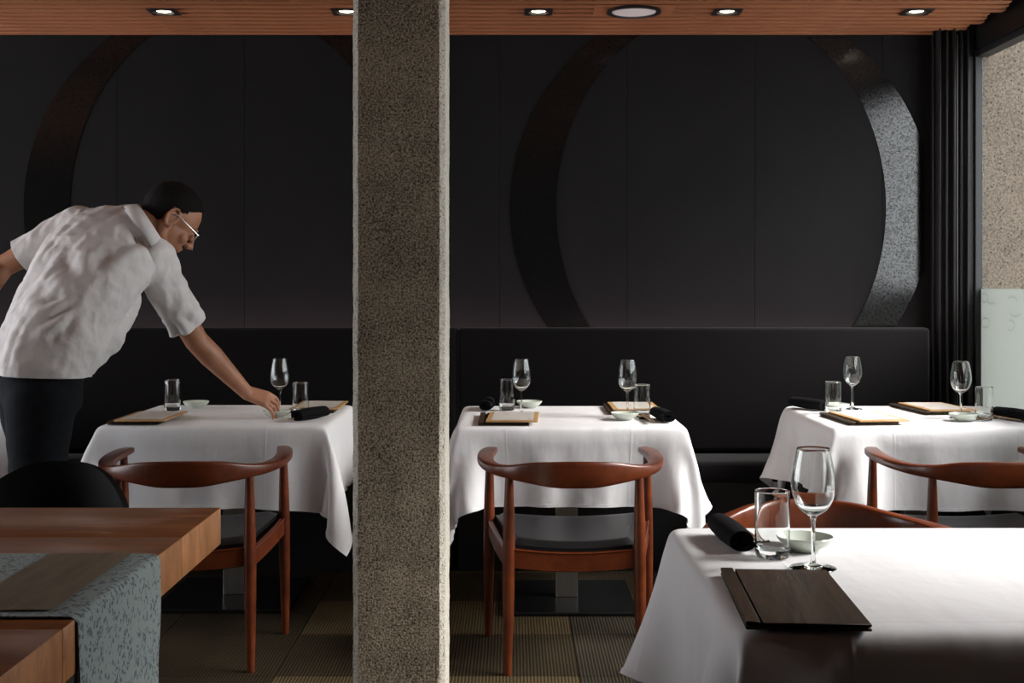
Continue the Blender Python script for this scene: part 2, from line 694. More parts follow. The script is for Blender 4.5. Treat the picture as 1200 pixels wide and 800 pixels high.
def ring(cx, clip_r):
    """glossy ring on the wall: outer circle, inner upright oval"""
    bm = bmesh.new()
    s = WALL_Y / F
    cz = CAM_H - (243 - 333) * s
    ro, ria, rib = 247 * s, 193 * s, 233 * s
    n = 160
    fr, bk = [], []
    for y, rows in ((WALL_Y - .004, fr), (WALL_Y, bk)):
        for k in range(n):
            a = 2 * PI * k / n
            rows.append((Vector((cx + ro * math.cos(a), y, cz + ro * math.sin(a))),
                         Vector((cx + ria * math.cos(a), y, cz + rib * math.sin(a)))))
    V = [[bm.verts.new(p) for p in pr] for pr in fr]
    W = [[bm.verts.new(p) for p in pr] for pr in bk]
    for k in range(n):
        j = (k + 1) % n
        bm.faces.new((V[k][0], V[j][0], V[j][1], V[k][1]))
        bm.faces.new((V[k][0], W[k][0], W[j][0], V[j][0]))
        bm.faces.new((V[k][1], V[j][1], W[j][1], W[k][1]))
    for co, no in (((0, 0, CEIL + .05), (0, 0, 1)), ((clip_r, 0, 0), (1, 0, 0)), ((0, 0, .6), (0, 0, -1))):
        bmesh.ops.bisect_plane(bm, geom=bm.verts[:] + bm.edges[:] + bm.faces[:], plane_co=co, plane_no=no, clear_outer=True)
    return bm


r1 = obj('painted_ring', ring((845 - 600) / F * WALL_Y, 1.99), M['ring'], wall_back, False)
r1['label'] = 'large glossy black ring painted on the wall right of the pillar'
r2 = obj('painted_ring', ring((275 - 600) / F * WALL_Y, 1.99), M['ring'], wall_back, False)
r2['label'] = 'glossy black ring painted on the wall left of the pillar, behind the waiter'

bm = bmesh.new()
LY0, LY1, LZ0, LZ1 = 2.4, 6.05, .35, 2.45      # high window in the left wall, out of frame
box(bm, (X_L - .2, Y_B - .2, -.008), (X_L, LY0, 2.62))
box(bm, (X_L - .2, LY1, -.008), (X_L, WALL_Y + .012, 2.62))
box(bm, (X_L - .2, LY0, -.008), (X_L, LY1, LZ0))
box(bm, (X_L - .2, LY0, LZ1), (X_L, LY1, 2.62))
struct('wall_left', bm, M['dark_wall'])
bm = bmesh.new()
for lo, hi in (((LY0, LZ0), (LY0 + .05, LZ1)), ((LY1 - .05, LZ0), (LY1, LZ1)), ((LY0 + .05, LZ0), (LY1 - .05, LZ0 + .05)), ((LY0 + .05, LZ1 - .05), (LY1 - .05, LZ1))):
    box(bm, (X_L - .13, *lo), (X_L - .07, *hi), .003, 1)
w3 = struct('window_3', bm, M['frame'])
obj('pane', box(bmesh.new(), (X_L - .102, LY0 + .05, LZ0 + .05), (X_L - .098, LY1 - .05, LZ1 - .05)), M['blind'], w3, False)
slab('wall_rear', (X_L, Y_B - .2, -.008), (WIN_X + .12, Y_B, 2.62), M['dark_wall'])
# right wall: pieces around the window band
slab('wall_right', (WIN_X, Y_B, -.008), (WIN_X + .12, WIN_Y0, 2.62), M['dark_wall'])
slab('trim_1', (WIN_X - .02, WIN_Y0, WIN_HEAD), (WIN_X + .12, WALL_Y + .012, 2.62), M['frame'])   # window header beam
slab('trim_2', (WIN_X - .02, WIN_Y0, -.008), (WIN_X + .12, WALL_Y + .008, .62), M['frame'])       # sill

# ceiling void with slats
ceiling = slab('ceiling', (X_L - .2, Y_B - .2, 2.62), (WIN_X + .12, WALL_Y + .2, 2.72), M['plenum'])
slat_me = []
for k in range(3):
    me = bpy.data.meshes.new('ceiling_slat')
    b = box(bmesh.new(), (X_L + .05, -.025, CEIL), (WIN_X - .045 - .02 * k, .025, CEIL + .045), .002, 1)
    b.to_mesh(me)
    b.free()
    me.materials.append(M['slat'])
    slat_me.append(me)
y = WALL_Y - .035
k = 0
while y > -2.4:
    o = bpy.data.objects.new('ceiling_slat', slat_me[(k * 7) % 3])
    o.location = (0, y, 0)
    link(o, ceiling)
    y -= .085
    k += 1

# windows on the right
def window(n, y0, y1):
    bm = bmesh.new()
    t = .045
    for lo, hi in (((WIN_X - .005, y0, .62), (WIN_X + .06, y0 + t, WIN_HEAD)), ((WIN_X - .004, y1 - t * .4, .62), (WIN_X + .034, y1, WIN_HEAD)),
                   ((WIN_X - .005, y0 + t, WIN_HEAD - .03), (WIN_X + .06, y1 - t * .4, WIN_HEAD)),
                   ((WIN_X - .005, y0 + t, .62), (WIN_X + .06, y1 - t * .4, .66))):
        box(bm, lo, hi, .003, 1)
    w = struct('window_%d' % n, bm, M['framegrey'])
    obj('pane', box(bmesh.new(), (WIN_X + .026, y0 + t, WIN_FROST), (WIN_X + .032, y1 - t * .4, WIN_HEAD - .03)), M['pane'], w, False)
    f = obj('frosted_pane', box(bmesh.new(), (WIN_X + .024, y0 + t * .3, .66), (WIN_X + .026, y1 - t * .3, WIN_FROST)), M['frost'], w, False)
    f['label'] = 'pale frosted lower window pane'
    return w, f


w1, f1 = window(1, 4.10, WIN_Y1)
w2, f2 = window(2, WIN_Y0, 4.10)


def motif(yc, zc, ry, rz, a0, a1, wd):
    bm = bmesh.new()
    rows = []
    for k in range(25):
        a = a0 + (a1 - a0) * k / 24
        rows.append((bm.verts.new((0, yc + ry * math.cos(a), zc + rz * math.sin(a))),
                     bm.verts.new((0, yc + (ry - wd) * math.cos(a), zc + (rz - wd) * math.sin(a)))))
    for p, q in zip(rows[:-1], rows[1:]):
        bm.faces.new((p[0], q[0], q[1], p[1]))
    return bm


# clear rings and scrolls cut in the frosted film, seen edge-on near the corner
mo = empty('tmp')
bpy.data.objects.remove(mo)
for (px, py, ry, rz, a0, a1) in ((1148, 349, .05, .026, .7, 5.6), (1149, 378, .055, .028, 0, 6.283), (1180, 352, .06, .022, .4, 3.4),
                                 (1183, 366, .06, .022, 3.4, 6.6), (1178, 381, .05, .028, 1.2, 5.4), (1156, 352, .05, .02, 3.8, 6.8)):
    Y = WIN_X * F / (px - 600)
    o = obj('etched_motif', motif(Y, CAM_H - (py - 333) / F * Y, ry, rz, a0, a1, .010), M['etch'], w1, False)
    o.location = (WIN_X + .0232, 0, 0)

# outside
slab('pavement', (WIN_X + .12, -8, -.14), (14, 16, -.02), M['pavement'])
pier = struct('concrete_pier', box(bmesh.new(), (WIN_X + .012, 6.225, -.02), (3.6, 6.95, 5.0), .02, 2), M['pier'])
pier['kind'] = 'structure'


# corner: black drape stack beside the ring wall
def drape_bm(x0, x1, y, z0, z1, folds, amp, seed):
    bm = bmesh.new()
    rr = random.Random(seed)
    n = folds * 10
    fr, bk = [], []
    for k in range(n + 1):
        t = k / n
        ph = t * folds * 2 * PI
        off = amp * math.sin(ph) * (.8 + .2 * math.sin(ph * .37 + seed))
        fr.append(Vector((x0 + (x1 - x0) * t + .006 * math.sin(2 * ph), y + off, 0)))
    rows = []
    for z in (z0, (z0 + z1) / 2, z1):
        rows.append([bm.verts.new(p + Vector((0, 0, z))) for p in fr])
    for a, c in zip(rows[:-1], rows[1:]):
        for i in range(n):
            bm.faces.new((a[i], a[i + 1], c[i + 1], c[i]))
    return bm


cur = obj('curtain', drape_bm(2.0, 2.17, 6.08, .02, 2.50, 5, .028, 1), M['curtain'])
sm = cur.modifiers.new('solid', 'SOLIDIFY')
sm.thickness = .003
tag(cur, 'black drape gathered in the corner between the ring wall and the window', 'curtain')
slab('trim_3', (2.03, 6.141, .0), (2.236, 6.20, 2.49), M['frame'])
slab('trim_4', (2.095, 6.028, .02), (2.101, 6.034, 2.46), M['framegrey'])

# ------------------------------------------------------------------ pillar
def pillar_bm():
    bm = bmesh.new()
    x0, x1, y0, y1, c = -.449, -.188, 3.60, 3.85, .016
    base = [(x0 + c, y0), (x1 - c, y0), (x1, y0 + c), (x1, y1 - c), (x1 - c, y1), (x0 + c, y1), (x0, y1 - c), (x0, y0 + c)]
    pts = []
    for i in range(8):
        a, b2 = Vector((*base[i], 0)), Vector((*base[(i + 1) % 8], 0))
        n = max(2, int((b2 - a).length / .008))
        for k in range(n):
            pts.append(a + (b2 - a) * (k / n))
    rings = []
    cx, cy = (x0 + x1) / 2, (y0 + y1) / 2
    nz = 330
    for k in range(nz + 1):
        z = 2.62 * k / nz
        r = []
        for p in pts:
            q = Vector((p.x, p.y, z))
            d = noise.noise(q * 90) * .0016 + noise.noise(q * 14) * .0022
            o = Vector((p.x - cx, p.y - cy, 0)).normalized()
            r.append(q + o * d)
        rings.append(r)
    loft(bm, rings)
    return bm


pil = obj('pillar', pillar_bm(), M['column'], None, True)
pil.data.materials.append(M['arris'])
for p in pil.data.polygons:
    cx_ = p.center.x + .0035 * noise.noise(p.center * 25)
    if cx_ < -.4335 or cx_ > -.2035: p.material_index = 1
tag(pil, 'rough square concrete pillar standing between the two sides of the dining room', 'pillar', kind='structure')

# ------------------------------------------------------------------ banquette
def banquette(x0, x1, label):
    r = empty('banquette', ((x0 + x1) / 2, 5.8, 0))
    w = (x1 - x0) / 2
    obj('backrest', box(bmesh.new(), (-w, .20, .505), (w, .285, 1.081), .018, 3), M['fabric'], r)
    obj('seat', box(bmesh.new(), (-w, -.10, .40), (w, .20, .495), .02, 3), M['fabric'], r)
    obj('base', box(bmesh.new(), (-w + .01, -.06, .0), (w - .01, .27, .398), .004, 1), M['blackmetal'], r)
    if x1 < 0:
        obj('gap_filler', box(bmesh.new(), (w + .001, .215, .02), (w + .009, .30, 1.075)), M['blackmetal'], r, False)  # filler added so the strip light does not show through the gap
    return tag(r, label, 'bench')


banquette(-.249, 1.962, 'long charcoal upholstered banquette under the ring right of the pillar')
banquette(-4.3, -.259, 'long charcoal upholstered banquette along the wall left of the pillar')

# LED strip in the gap behind the backrests
ls = obj('led_strip_light', box(bmesh.new(), (-4.25, 6.125, .93), (1.94, 6.15, .938)), M['led'], None, False)
tag(ls, 'thin rosy strip light hidden behind the banquette backrests washing the wall', 'light')
led('led_wash', (-1.15, 6.137, .945), (PI, 0, 0), 6.1, .02, 7.5, (1.0, .70, .72))
brk = obj('mounting_rail', box(bmesh.new(), (-4.25, 6.10, .90), (1.94, 6.19, .929)), M['blackmetal'], ls, False)

# ------------------------------------------------------------------ ceiling fittings
def downlight():
    r = empty('downlight')
    bm = bmesh.new()
    s, q = .062, .046
    n = 32
    out, inn, up = [], [], []
    for k in range(n):
        a = 2 * PI * k / n
        c, sn = math.cos(a), math.sin(a)
        m = max(abs(c), abs(sn))
        out.append((s * c / m, s * sn / m))
        inn.append((q * c, q * sn))
    loft(bm, [[Vector((x, y, 0)) for x, y in out], [Vector((x, y, -.006)) for x, y in out],
              [Vector((x, y, -.006)) for x, y in inn], [Vector((x * .92, y * .92, .012)) for x, y in inn]], cap=False)
    obj('trim_plate', bm, M['blackmetal'], r, False)
    b2 = bmesh.new()
    lathe(b2, [(0, .0005), (.030, .0005), (.0405, .006), (.0405, .012), (0, .012)], 32)
    obj('lens', b2, M['lens'], r)
    return r


dl, used = downlight(), []
dl['category'] = 'ceiling light'
for px, lab in ((192, 'small square recessed downlight above the waiter, leftmost in the slatted ceiling'),
                (406, 'small square recessed downlight half hidden by the left side of the pillar'),
                (631, 'small square recessed downlight between the pillar and the big round fitting'),
                (852, 'small square recessed downlight just right of the big round fitting'),
                (1074, 'small square recessed downlight nearest the window corner')):
    o = put(dl, used, ((px - 600) / F * 5.65, 5.65, CEIL - .001), 0, lab, 'ceiling downlights')
    d = bpy.data.lights.new('downlight_beam', 'SPOT')
    d.energy = 2.0
    d.color = (1, .82, .58)
    d.spot_size = 1.3
    d.spot_blend = .8
    d.shadow_soft_size = .03
    lo = bpy.data.objects.new('downlight_beam', d)
    lo.location = o.location - Vector((0, 0, .012))
    link(lo)
sp = empty('ceiling_speaker', (.535, 5.62, CEIL - .001))
obj('mounting_board', box(bmesh.new(), (-.175, -.105, -.003), (.175, .105, .0), .001, 1), M['slat'], sp, False)
b = bmesh.new()
lathe(b, [(.097, -.004), (.117, -.004), (.120, -.014), (.110, -.017), (.097, -.010), (.097, -.004)], 48)
obj('rim', b, M['blackmetal'], sp)
b = bmesh.new()
lathe(b, [(0, -.004), (.096, -.004), (.096, -.010), (.06, -.0125), (0, -.0135)], 48)
obj('grille', b, M['diffuser'], sp)
tag(sp, 'large round fitting with pale grille and black rim in the slatted ceiling', 'ceiling fitting')

# ------------------------------------------------------------------ tables
TW, TD = .4275, .4225       # half sizes
TABLES = {'waiter': (-1.139, 5.27), 'middle': (.223, 5.225), 'right': (1.636, 5.225), 'front': (.783, 2.403), 'far_left': (-2.51, 5.27)}


def make_table():
    r = empty('dining_table')
    obj('tabletop', box(bmesh.new(), (-TW + .012, -TD + .012, .710), (TW - .012, TD - .012, .741), .004, 2), M['folder'], r)
    obj('column', box(bmesh.new(), (-.044, -.03, .016), (.044, .03, .698), .002, 1), M['steel'], r, False)
    obj('top_plate', box(bmesh.new(), (-.2, -.2, .698), (.2, .2, .710), .001, 1), M['blackmetal'], r, False)
    obj('base_plate', box(bmesh.new(), (-.265, -.275, .0), (.265, .275, .016), .003, 1), M['plate'], r, False)
    r['category'] = 'table'
    return r


tb, used = make_table(), []
tlab = {'waiter': 'pedestal table under white cloth that the waiter leans over',
        'middle': 'pedestal table with steel column under white cloth right of the pillar',
        'right': 'pedestal table under white cloth by the window, in front of the banquette',
        'front': 'pedestal table under white cloth nearest the camera, bottom right',
        'far_left': 'pedestal table under white cloth behind the waiter at the left edge'}
for kx, (x, y) in TABLES.items():
    put(tb, used, (x, y, 0), 0, tlab[kx], 'pedestal dining tables')


def drape_sim(ov, seed, flare):
    """overhang of a square linen cloth relaxed by position based dynamics (numpy)"""
    rng = np.random.RandomState(seed)
    ne, nm = 14, 20
    def axis(h):
        return np.concatenate([np.linspace(-h - ov, -h, ne + 1)[:-1], np.linspace(-h, h, nm + 1), np.linspace(h, h + ov, ne + 1)[1:]])
    ux, uy = axis(TW + .004), axis(TD + .004)
    U, V = np.meshgrid(ux, uy, indexing='ij')
    hw, hd = TW + .004, TD + .004
    # start: sides hang straight, corner sectors fold out along the diagonal
    P = np.zeros(U.shape + (3,))
    a = np.maximum(np.abs(U) - hw, 0)
    c = np.maximum(np.abs(V) - hd, 0)
    sx, sy = np.sign(U), np.sign(V)
    R = np.sqrt(a * a + c * c)
    th = np.arctan2(c, a)                    # 0 = x side, 90 deg = y side
    q = th / (PI / 2)
    psi = (np.clip((q - .5) * 1.6, -.5, .5) + .5) * (PI / 2)
    phi = .04 + flare * np.exp(-((q - .5) / .26) ** 2) * (R > 0)
    phi = np.where((a > 0) & (c > 0), phi, .04)
    P[..., 0] = np.where(a > 0, sx * hw, U) + sx * R * np.sin(phi) * np.cos(psi) * ((a > 0) | (c > 0))
    P[..., 1] = np.where(c > 0, sy * hd, V) + sy * R * np.sin(phi) * np.sin(psi) * ((a > 0) | (c > 0))
    side_x = (a > 0) & (c == 0)
    side_y = (c > 0) & (a == 0)
    P[..., 1] = np.where(side_x, V, P[..., 1])
    P[..., 0] = np.where(side_y, U, P[..., 0])
    P[..., 2] = TOP - R * np.cos(phi)
    pin = (a <= 1e-9) & (c <= 1e-9)
    W = np.where(pin, 0.0, 1.0)
    P += rng.normal(0, .0008, P.shape) * W[..., None]
    rest = np.stack([U, V, np.zeros_like(U)], -1)
    nx, ny = U.shape
    cons = []
    ii = np.arange(nx); jj = np.arange(ny)
    def grp(di, dj, sel_i, sel_j, k):
        I = [i for i in ii if sel_i(i) and 0 <= i + di < nx]
        J = [j for j in jj if sel_j(j) and 0 <= j + dj < ny]
        A = np.ix_(I, J)
        B = np.ix_([i + di for i in I], [j + dj for j in J])
        L = np.linalg.norm(rest[A] - rest[B], axis=-1)
        wa, wb = W[A], W[B]
        s = wa + wb
        if not s.any(): return
        s = np.where(s == 0, 1, s)
        cons.append((A, B, L, wa / s * k, wb / s * k))
    al = lambda q: True
    for p in (0, 1):
        grp(1, 0, lambda i: i % 2 == p, al, 1.0)
        grp(0, 1, al, lambda j: j % 2 == p, 1.0)
        grp(1, 1, lambda i: i % 2 == p, al, .55)
        grp(1, -1, lambda i: i % 2 == p, al, .55)
        grp(2, 0, lambda i: (i // 2) % 2 == p, al, .16)
        grp(0, 2, al, lambda j: (j // 2) % 2 == p, .16)
        grp(4, 0, lambda i: (i // 4) % 2 == p, al, .035)
        grp(0, 4, al, lambda j: (j // 4) % 2 == p, .035)
    vel = np.zeros_like(P)
    dt = .016
    for step in range(26):
        vel[..., 2] -= 9.8 * dt
        vel *= .90
        old = P.copy()
        P = P + vel * dt * W[..., None]
        for it in range(9):
            for A, B, L, wa, wb in cons:
                d = P[B] - P[A]
                n = np.sqrt((d * d).sum(-1)) + 1e-9
                e = ((n - L) / n)[..., None] * d
                P[A] += wa[..., None] * e
                P[B] -= wb[..., None] * e
            # stay outside the table block
            ins = (np.abs(P[..., 0]) < hw) & (np.abs(P[..., 1]) < hd) & (W > 0)
            dx = hw - np.abs(P[..., 0]); dy = hd - np.abs(P[..., 1])
            px = ins & (dx <= dy); py = ins & (dy < dx)
            P[..., 0] = np.where(px, np.sign(P[..., 0]) * hw, P[..., 0])
            P[..., 1] = np.where(py, np.sign(P[..., 1]) * hd, P[..., 1])
            P[..., 2] = np.where(W > 0, np.minimum(P[..., 2], TOP), P[..., 2])
        vel = (P - old) / dt
    return P, U, V


def cloth_mesh(sim):
    P, U, V = sim
    nx, ny = U.shape
    me = bpy.data.meshes.new('tablecloth')
    vs = P.reshape(-1, 3)
    fs = [(i * ny + j, (i + 1) * ny + j, (i + 1) * ny + j + 1, i * ny + j + 1) for i in range(nx - 1) for j in range(ny - 1)]
    me.from_pydata(vs.tolist(), [], fs)
    uvl = me.uv_layers.new(name='UVMap')
    uu, vv = (U - U.min()).reshape(-1), (V - V.min()).reshape(-1)
    li = np.zeros(len(me.loops), int)
    me.loops.foreach_get('vertex_index', li)
    uvl.data.foreach_set('uv', np.stack([uu[li], vv[li]], -1).reshape(-1))
    me.materials.append(M['linen'])
    me.polygons.foreach_set('use_smooth', [True] * len(me.polygons))
    return me


simA = drape_sim(.285, 2, .95)
simB = drape_sim(.30, 5, .50)
simC = drape_sim(.300, 8, 1.02)
meA, meB, meC = cloth_mesh(simA), cloth_mesh(simB), cloth_mesh(simC)


def hem_for(sim, parent):
    """stitched hem band around the edge of the cloth"""
    P, U, V = sim
    nx, ny = U.shape
    loop = [(i, 0) for i in range(nx)] + [(nx - 1, j) for j in range(1, ny)] + [(i, ny - 1) for i in range(nx - 2, -1, -1)] + [(0, j) for j in range(ny - 2, 0, -1)]
    bm = bmesh.new()
    pts = [Vector(P[i, j]) for i, j in loop]
    ins = [Vector(P[min(max(i, 1), nx - 2), min(max(j, 1), ny - 2)]) for i, j in loop]
    n = len(pts)
    rows = []
    for k in range(n):
        out = pts[k] - ins[k]
        t = (pts[(k + 1) % n] - pts[k - 1]).normalized()
        nr = t.cross(out.normalized())
        e, w = pts[k] + out * .02, pts[k] - out.normalized() * .012
        rows.append([bm.verts.new(e + nr * .0014), bm.verts.new(w + nr * .0012), bm.verts.new(w - nr * .0012), bm.verts.new(e - nr * .0014)])
    for k in range(n):
        a, c = rows[k], rows[(k + 1) % n]
        for m in range(4):
            bm.faces.new((a[m], a[(m + 1) % 4], c[(m + 1) % 4], c[m]))
    return obj('hem', bm, M['linen'], parent)


for kx, me, sim, rz, lab in (('waiter', meB, simB, 0, 'white linen cloth hanging over the table the waiter is laying'),
                             ('middle', meA, simA, 0, 'white linen cloth with flared corner over the middle table right of the pillar'),
                             ('right', meC, simC, PI, 'brightly lit white linen cloth over the table by the window'),
                             ('front', meC, simC, 0, 'white linen cloth over the nearest table, bottom right of the photo'),
                             ('far_left', meA, simA, PI, 'white linen cloth corner peeking out behind the waiter at the left edge')):
    c = bpy.data.objects.new('tablecloth', me)
    c.location = (*TABLES[kx], 0)
    c.rotation_euler = (0, 0, rz)
    link(c)
    mod_subsurf(c, 2)
    hem_for(sim, c)
    tag(c, lab, 'tablecloth', 'white tablecloths')


# ------------------------------------------------------------------ round-backed wooden chairs
def sweep_rail():
    half = [(0, -.085, .668, .090, .024), (.07, -.080, .668, .086, .025), (.14, -.055, .670, .070, .028), (.205, -.012, .668, .047, .034),
            (.252, .05, .667, .035, .042), (.284, .14, .669, .029, .050), (.298, .25, .672, .026, .056), (.297, .36, .675, .024, .058),
            (.288, .44, .677, .023, .054), (.278, .485, .678, .020, .042)]
    full = [(-x, y, z, h, t) for x, y, z, h, t in half[:0:-1]] + half
    S = crom(full, 5)
    bm = bmesh.new()
    rings = []
    for i, p in enumerate(S):
        c = Vector(p[:3])
        t = Vector(S[min(i + 1, len(S) - 1)][:3]) - Vector(S[max(i - 1, 0)][:3])
        t.z = 0
        t.normalize()
        out = t.cross(Vector((0, 0, 1)))
        h, w = p[3] / 2, p[4] / 2
        lean = .16 * max(0, 1 - abs(p[0]) / .2)
        upv = (Vector((0, 0, 1)) + out * lean).normalized()
        r = []
        for k in range(16):
            a = 2 * PI * k / 16
            ca, sa = math.cos(a), math.sin(a)
            e = .40
            r.append(c + out * (w * math.copysign(abs(ca) ** e, ca)) + upv * (h * math.copysign(abs(sa) ** e, sa)))
        rings.append(r)
    # closed blunt ends
    for end in (0, -1):
        c = sum(rings[end], Vector()) / 16
        d = (c - sum(rings[1 if end == 0 else -2], Vector()) / 16).normalized()
        capr = [c + (q - c) * .6 + d * .010 for q in rings[end]]
        if end == 0: rings.insert(0, capr)
        else: rings.append(capr)
    loft(bm, rings)
    return bm


def turned(p0, p1, r0, rm, r1, m=.55):
    bm = bmesh.new()
    p0, p1 = Vector(p0), Vector(p1)
    pts, rs = [], []
    for k in range(15):
        t = k / 14
        pts.append(p0.lerp(p1, t))
        rs.append(r0 + (rm - r0) * math.sin(PI / 2 * t / m) if t < m else r1 + (rm - r1) * math.cos(PI / 2 * (t - m) / (1 - m)) ** 1.0)
    tube(bm, pts, rs, 16)
    return bm


def rail_bm(p0, p1, h, w, sag=0, bow=0):
    bm = bmesh.new()
    p0, p1 = Vector(p0), Vector(p1)
    t = (p1 - p0)
    d = Vector((t.x, t.y, 0)).normalized()
    s = d.cross(Vector((0, 0, 1)))
    rings = []
    for k in range(13):
        q = k / 12
        b4 = 4 * q * (1 - q)
        c = p0.lerp(p1, q) + Vector((0, 0, -sag * b4)) + s * bow * b4
        e = .003
        r = []
        for a, b2 in ((-1, -1), (1, -1), (1, 1), (-1, 1)):
            for da, db in (((1, 0), (0, 1)) if a * b2 > 0 else ((0, 1), (1, 0))):
                r.append(c + s * (a * (w / 2 - e * da)) + Vector((0, 0, b2 * (h / 2 - e * db))))
        rings.append(r)
    loft(bm, rings)
    return bm


def seat_bm():
    bm = bmesh.new()
    n, m = 20, 18
    top, bot = [], []
    for j in range(m + 1):
        v = j / m
        y = .016 + .44 * v
        hw = .196 + .070 * v
        rt_, rb_ = [], []
        for i in range(n + 1):
            u = -1 + 2 * i / n
            ed = min(1, (1 - abs(u)) / .10, v / .08, (1 - v) / .08)
            rnd = math.sqrt(max(0, 1 - (1 - ed) ** 2))
            z = .428 + .018 * v + .014 * u * u - .010 * math.sin(PI * v) * (1 - u * u)
            rt_.append(bm.verts.new((u * hw, y + .012 * (u * u) * (1 - v) * 0, z - .018 * (1 - rnd))))
            rb_.append(bm.verts.new((u * hw * .985, y, z - .036)))
        top.append(rt_); bot.append(rb_)
    for j in range(m):
        for i in range(n):
            bm.faces.new((top[j][i], top[j][i + 1], top[j + 1][i + 1], top[j + 1][i]))
            bm.faces.new((bot[j][i], bot[j + 1][i], bot[j + 1][i + 1], bot[j][i + 1]))
    for j in range(m):
        bm.faces.new((top[j][0], top[j + 1][0], bot[j + 1][0], bot[j][0]))
        bm.faces.new((top[j][n], bot[j][n], bot[j + 1][n], top[j + 1][n]))
    for i in range(n):
        bm.faces.new((top[0][i], bot[0][i], bot[0][i + 1], top[0][i + 1]))
        bm.faces.new((top[m][i], top[m][i + 1], bot[m][i + 1], bot[m][i]))
    return bm


def make_chair():
    r = empty('dining_chair')
    w = M['chairwood']
    obj('back_rail', sweep_rail(), w, r)
    obj('seat', seat_bm(), M['leather'], r)
    for s in (-1, 1):
        obj('leg', turned((s * .219, -.012, 0), (s * .214, -.004, .655), .0125, .0205, .0135), w, r)
        obj('leg', turned((s * .292, .452, 0), (s * .286, .435, .668), .0125, .0205, .0130), w, r)
        obj('side_rail', rail_bm((s * .222, .012, .378), (s * .284, .428, .402), .058, .020, .006), w, r)
    obj('rear_rail', rail_bm((-.204, -.006, .384), (.204, -.006, .384), .064, .020, .014), w, r)
    obj('front_rail', rail_bm((-.272, .444, .398), (.272, .444, .398), .060, .020, .006), w, r)
    r['category'] = 'chair'
    return r


ch, used = make_chair(), []
G = 'round-backed wooden dining chairs'
put(ch, used, (.205, 4.225, 0), 0, 'red-brown wooden armchair with black seat in front of the middle table, right of the pillar', G)
put(ch, used, (-1.085, 4.235, 0), math.radians(5), 'red-brown wooden armchair beside the slab table, at the table the waiter is laying', G)
put(ch, used, (1.600, 4.225, 0), 0, 'red-brown wooden armchair at the window table, right edge of the photo', G)
put(ch, used, (.775, 3.325, 0), PI + math.radians(2), 'wooden armchair facing the camera, its curved back showing behind the nearest table', G)


# ------------------------------------------------------------------ slab table, runner, black chair (left foreground)
st = empty('slab_table', (-1.6, 2.2, 0))
XE = -.698 + 1.6
prev_y = 3.07
for yb in (2.71, 2.35, 1.99, 1.63, 1.27):
    bm = box(bmesh.new(), (-1.1, yb - 2.2 + .0004, .662), (XE, prev_y - 2.2 - .0004, .750), .003, 2)
    pk = obj('plank', bm, M['tablewood'], st)
    pk.data.materials.append(M['endgrain_lit'])
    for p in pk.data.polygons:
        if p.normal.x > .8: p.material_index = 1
    prev_y = yb
for lx, ly in ((.55, .62), (.55, -.72), (-.95, .62), (-.95, -.72)):
    obj('leg', box(bmesh.new(), (lx - .05, ly - .05, 0), (lx + .05, ly + .05, .662), .004, 2), M['tablewood'], st)
tag(st, 'thick reddish wooden slab table in the left foreground', 'table')


def runner_bm(y0, y1, x0, drop, t=.003, nz=.0015):
    """strip lying on the slab, bending over its right end"""
    path = []
    xe = -.698
    for k in range(30):
        path.append((x0 + (xe - .012 - x0) * k / 29, .752))
    for k in range(1, 8):
        a = PI / 2 * k / 7
        path.append((xe - .012 + .015 * math.sin(a), .752 - .015 + .015 * math.cos(a)))
    for k in range(1, 24):
        path.append((xe + .003 + .006 * math.sin(k * .4) * (k / 24), .737 - drop * k / 23))
    bm = bmesh.new()
    n = 26
    up, dn = [], []
    for i, (x, z) in enumerate(path):
        ru, rd = [], []
        tx, tz = (path[min(i + 1, len(path) - 1)][0] - path[max(i - 1, 0)][0], path[min(i + 1, len(path) - 1)][1] - path[max(i - 1, 0)][1])
        L = math.hypot(tx, tz)
        nx_, nz_ = -tz / L, tx / L
        hang = max(0, i - 36) / 24
        for j in range(n + 1):
            v = j / n
            y = y0 + (y1 - y0) * v + .006 * hang * math.sin(5 * v + 1)
            wob = .0012 * (1 + noise.noise(Vector((x * 9, y * 9, z * 6)))) + hang * .010 * (1 + math.sin(v * 9 + 2)) * .5
            ru.append(bm.verts.new((x + nx_ * (t * .5 + wob), y, z + nz_ * (t * .5 + wob))))
            rd.append(bm.verts.new((x + nx_ * (wob - t * .3), y, z + nz_ * (wob - t * .3))))
        up.append(ru); dn.append(rd)
    m = len(path)
    for i in range(m - 1):
        for j in range(n):
            bm.faces.new((up[i][j], up[i][j + 1], up[i + 1][j + 1], up[i + 1][j]))
            bm.faces.new((dn[i][j], dn[i + 1][j], dn[i + 1][j + 1], dn[i][j + 1]))
        bm.faces.new((up[i][0], up[i + 1][0], dn[i + 1][0], dn[i][0]))
        bm.faces.new((up[i][n], dn[i][n], dn[i + 1][n], up[i + 1][n]))
    for j in range(n):
        bm.faces.new((up[0][j], dn[0][j], dn[0][j + 1], up[0][j + 1]))
        bm.faces.new((up[m - 1][j], up[m - 1][j + 1], dn[m - 1][j + 1], dn[m - 1][j]))
    return bm


rn = obj('table_runner', runner_bm(2.045, 2.52, -2.0, .40), M['runner'])
tag(rn, 'grey-green leaf-patterned cloth runner hanging over the end of the slab table', 'table runner')
bm = bmesh.new()
rows = []
for i in range(11):
    x = -.905 + .160 * i / 10
    rows.append([bm.verts.new((x, 2.075 + .44 * j / 20, .7578 + .0008 * noise.noise(Vector((x * 20, j, 0))))) for j in range(21)])
for i in range(10):
    for j in range(20):
        bm.faces.new((rows[i][j], rows[i][j + 1], rows[i + 1][j + 1], rows[i + 1][j]))
bmesh.ops.solidify(bm, geom=bm.faces[:], thickness=.0012)
obj('brown_panel', bm, M['runner_panel'], rn)['label'] = 'plain brown panel sewn across the runner'

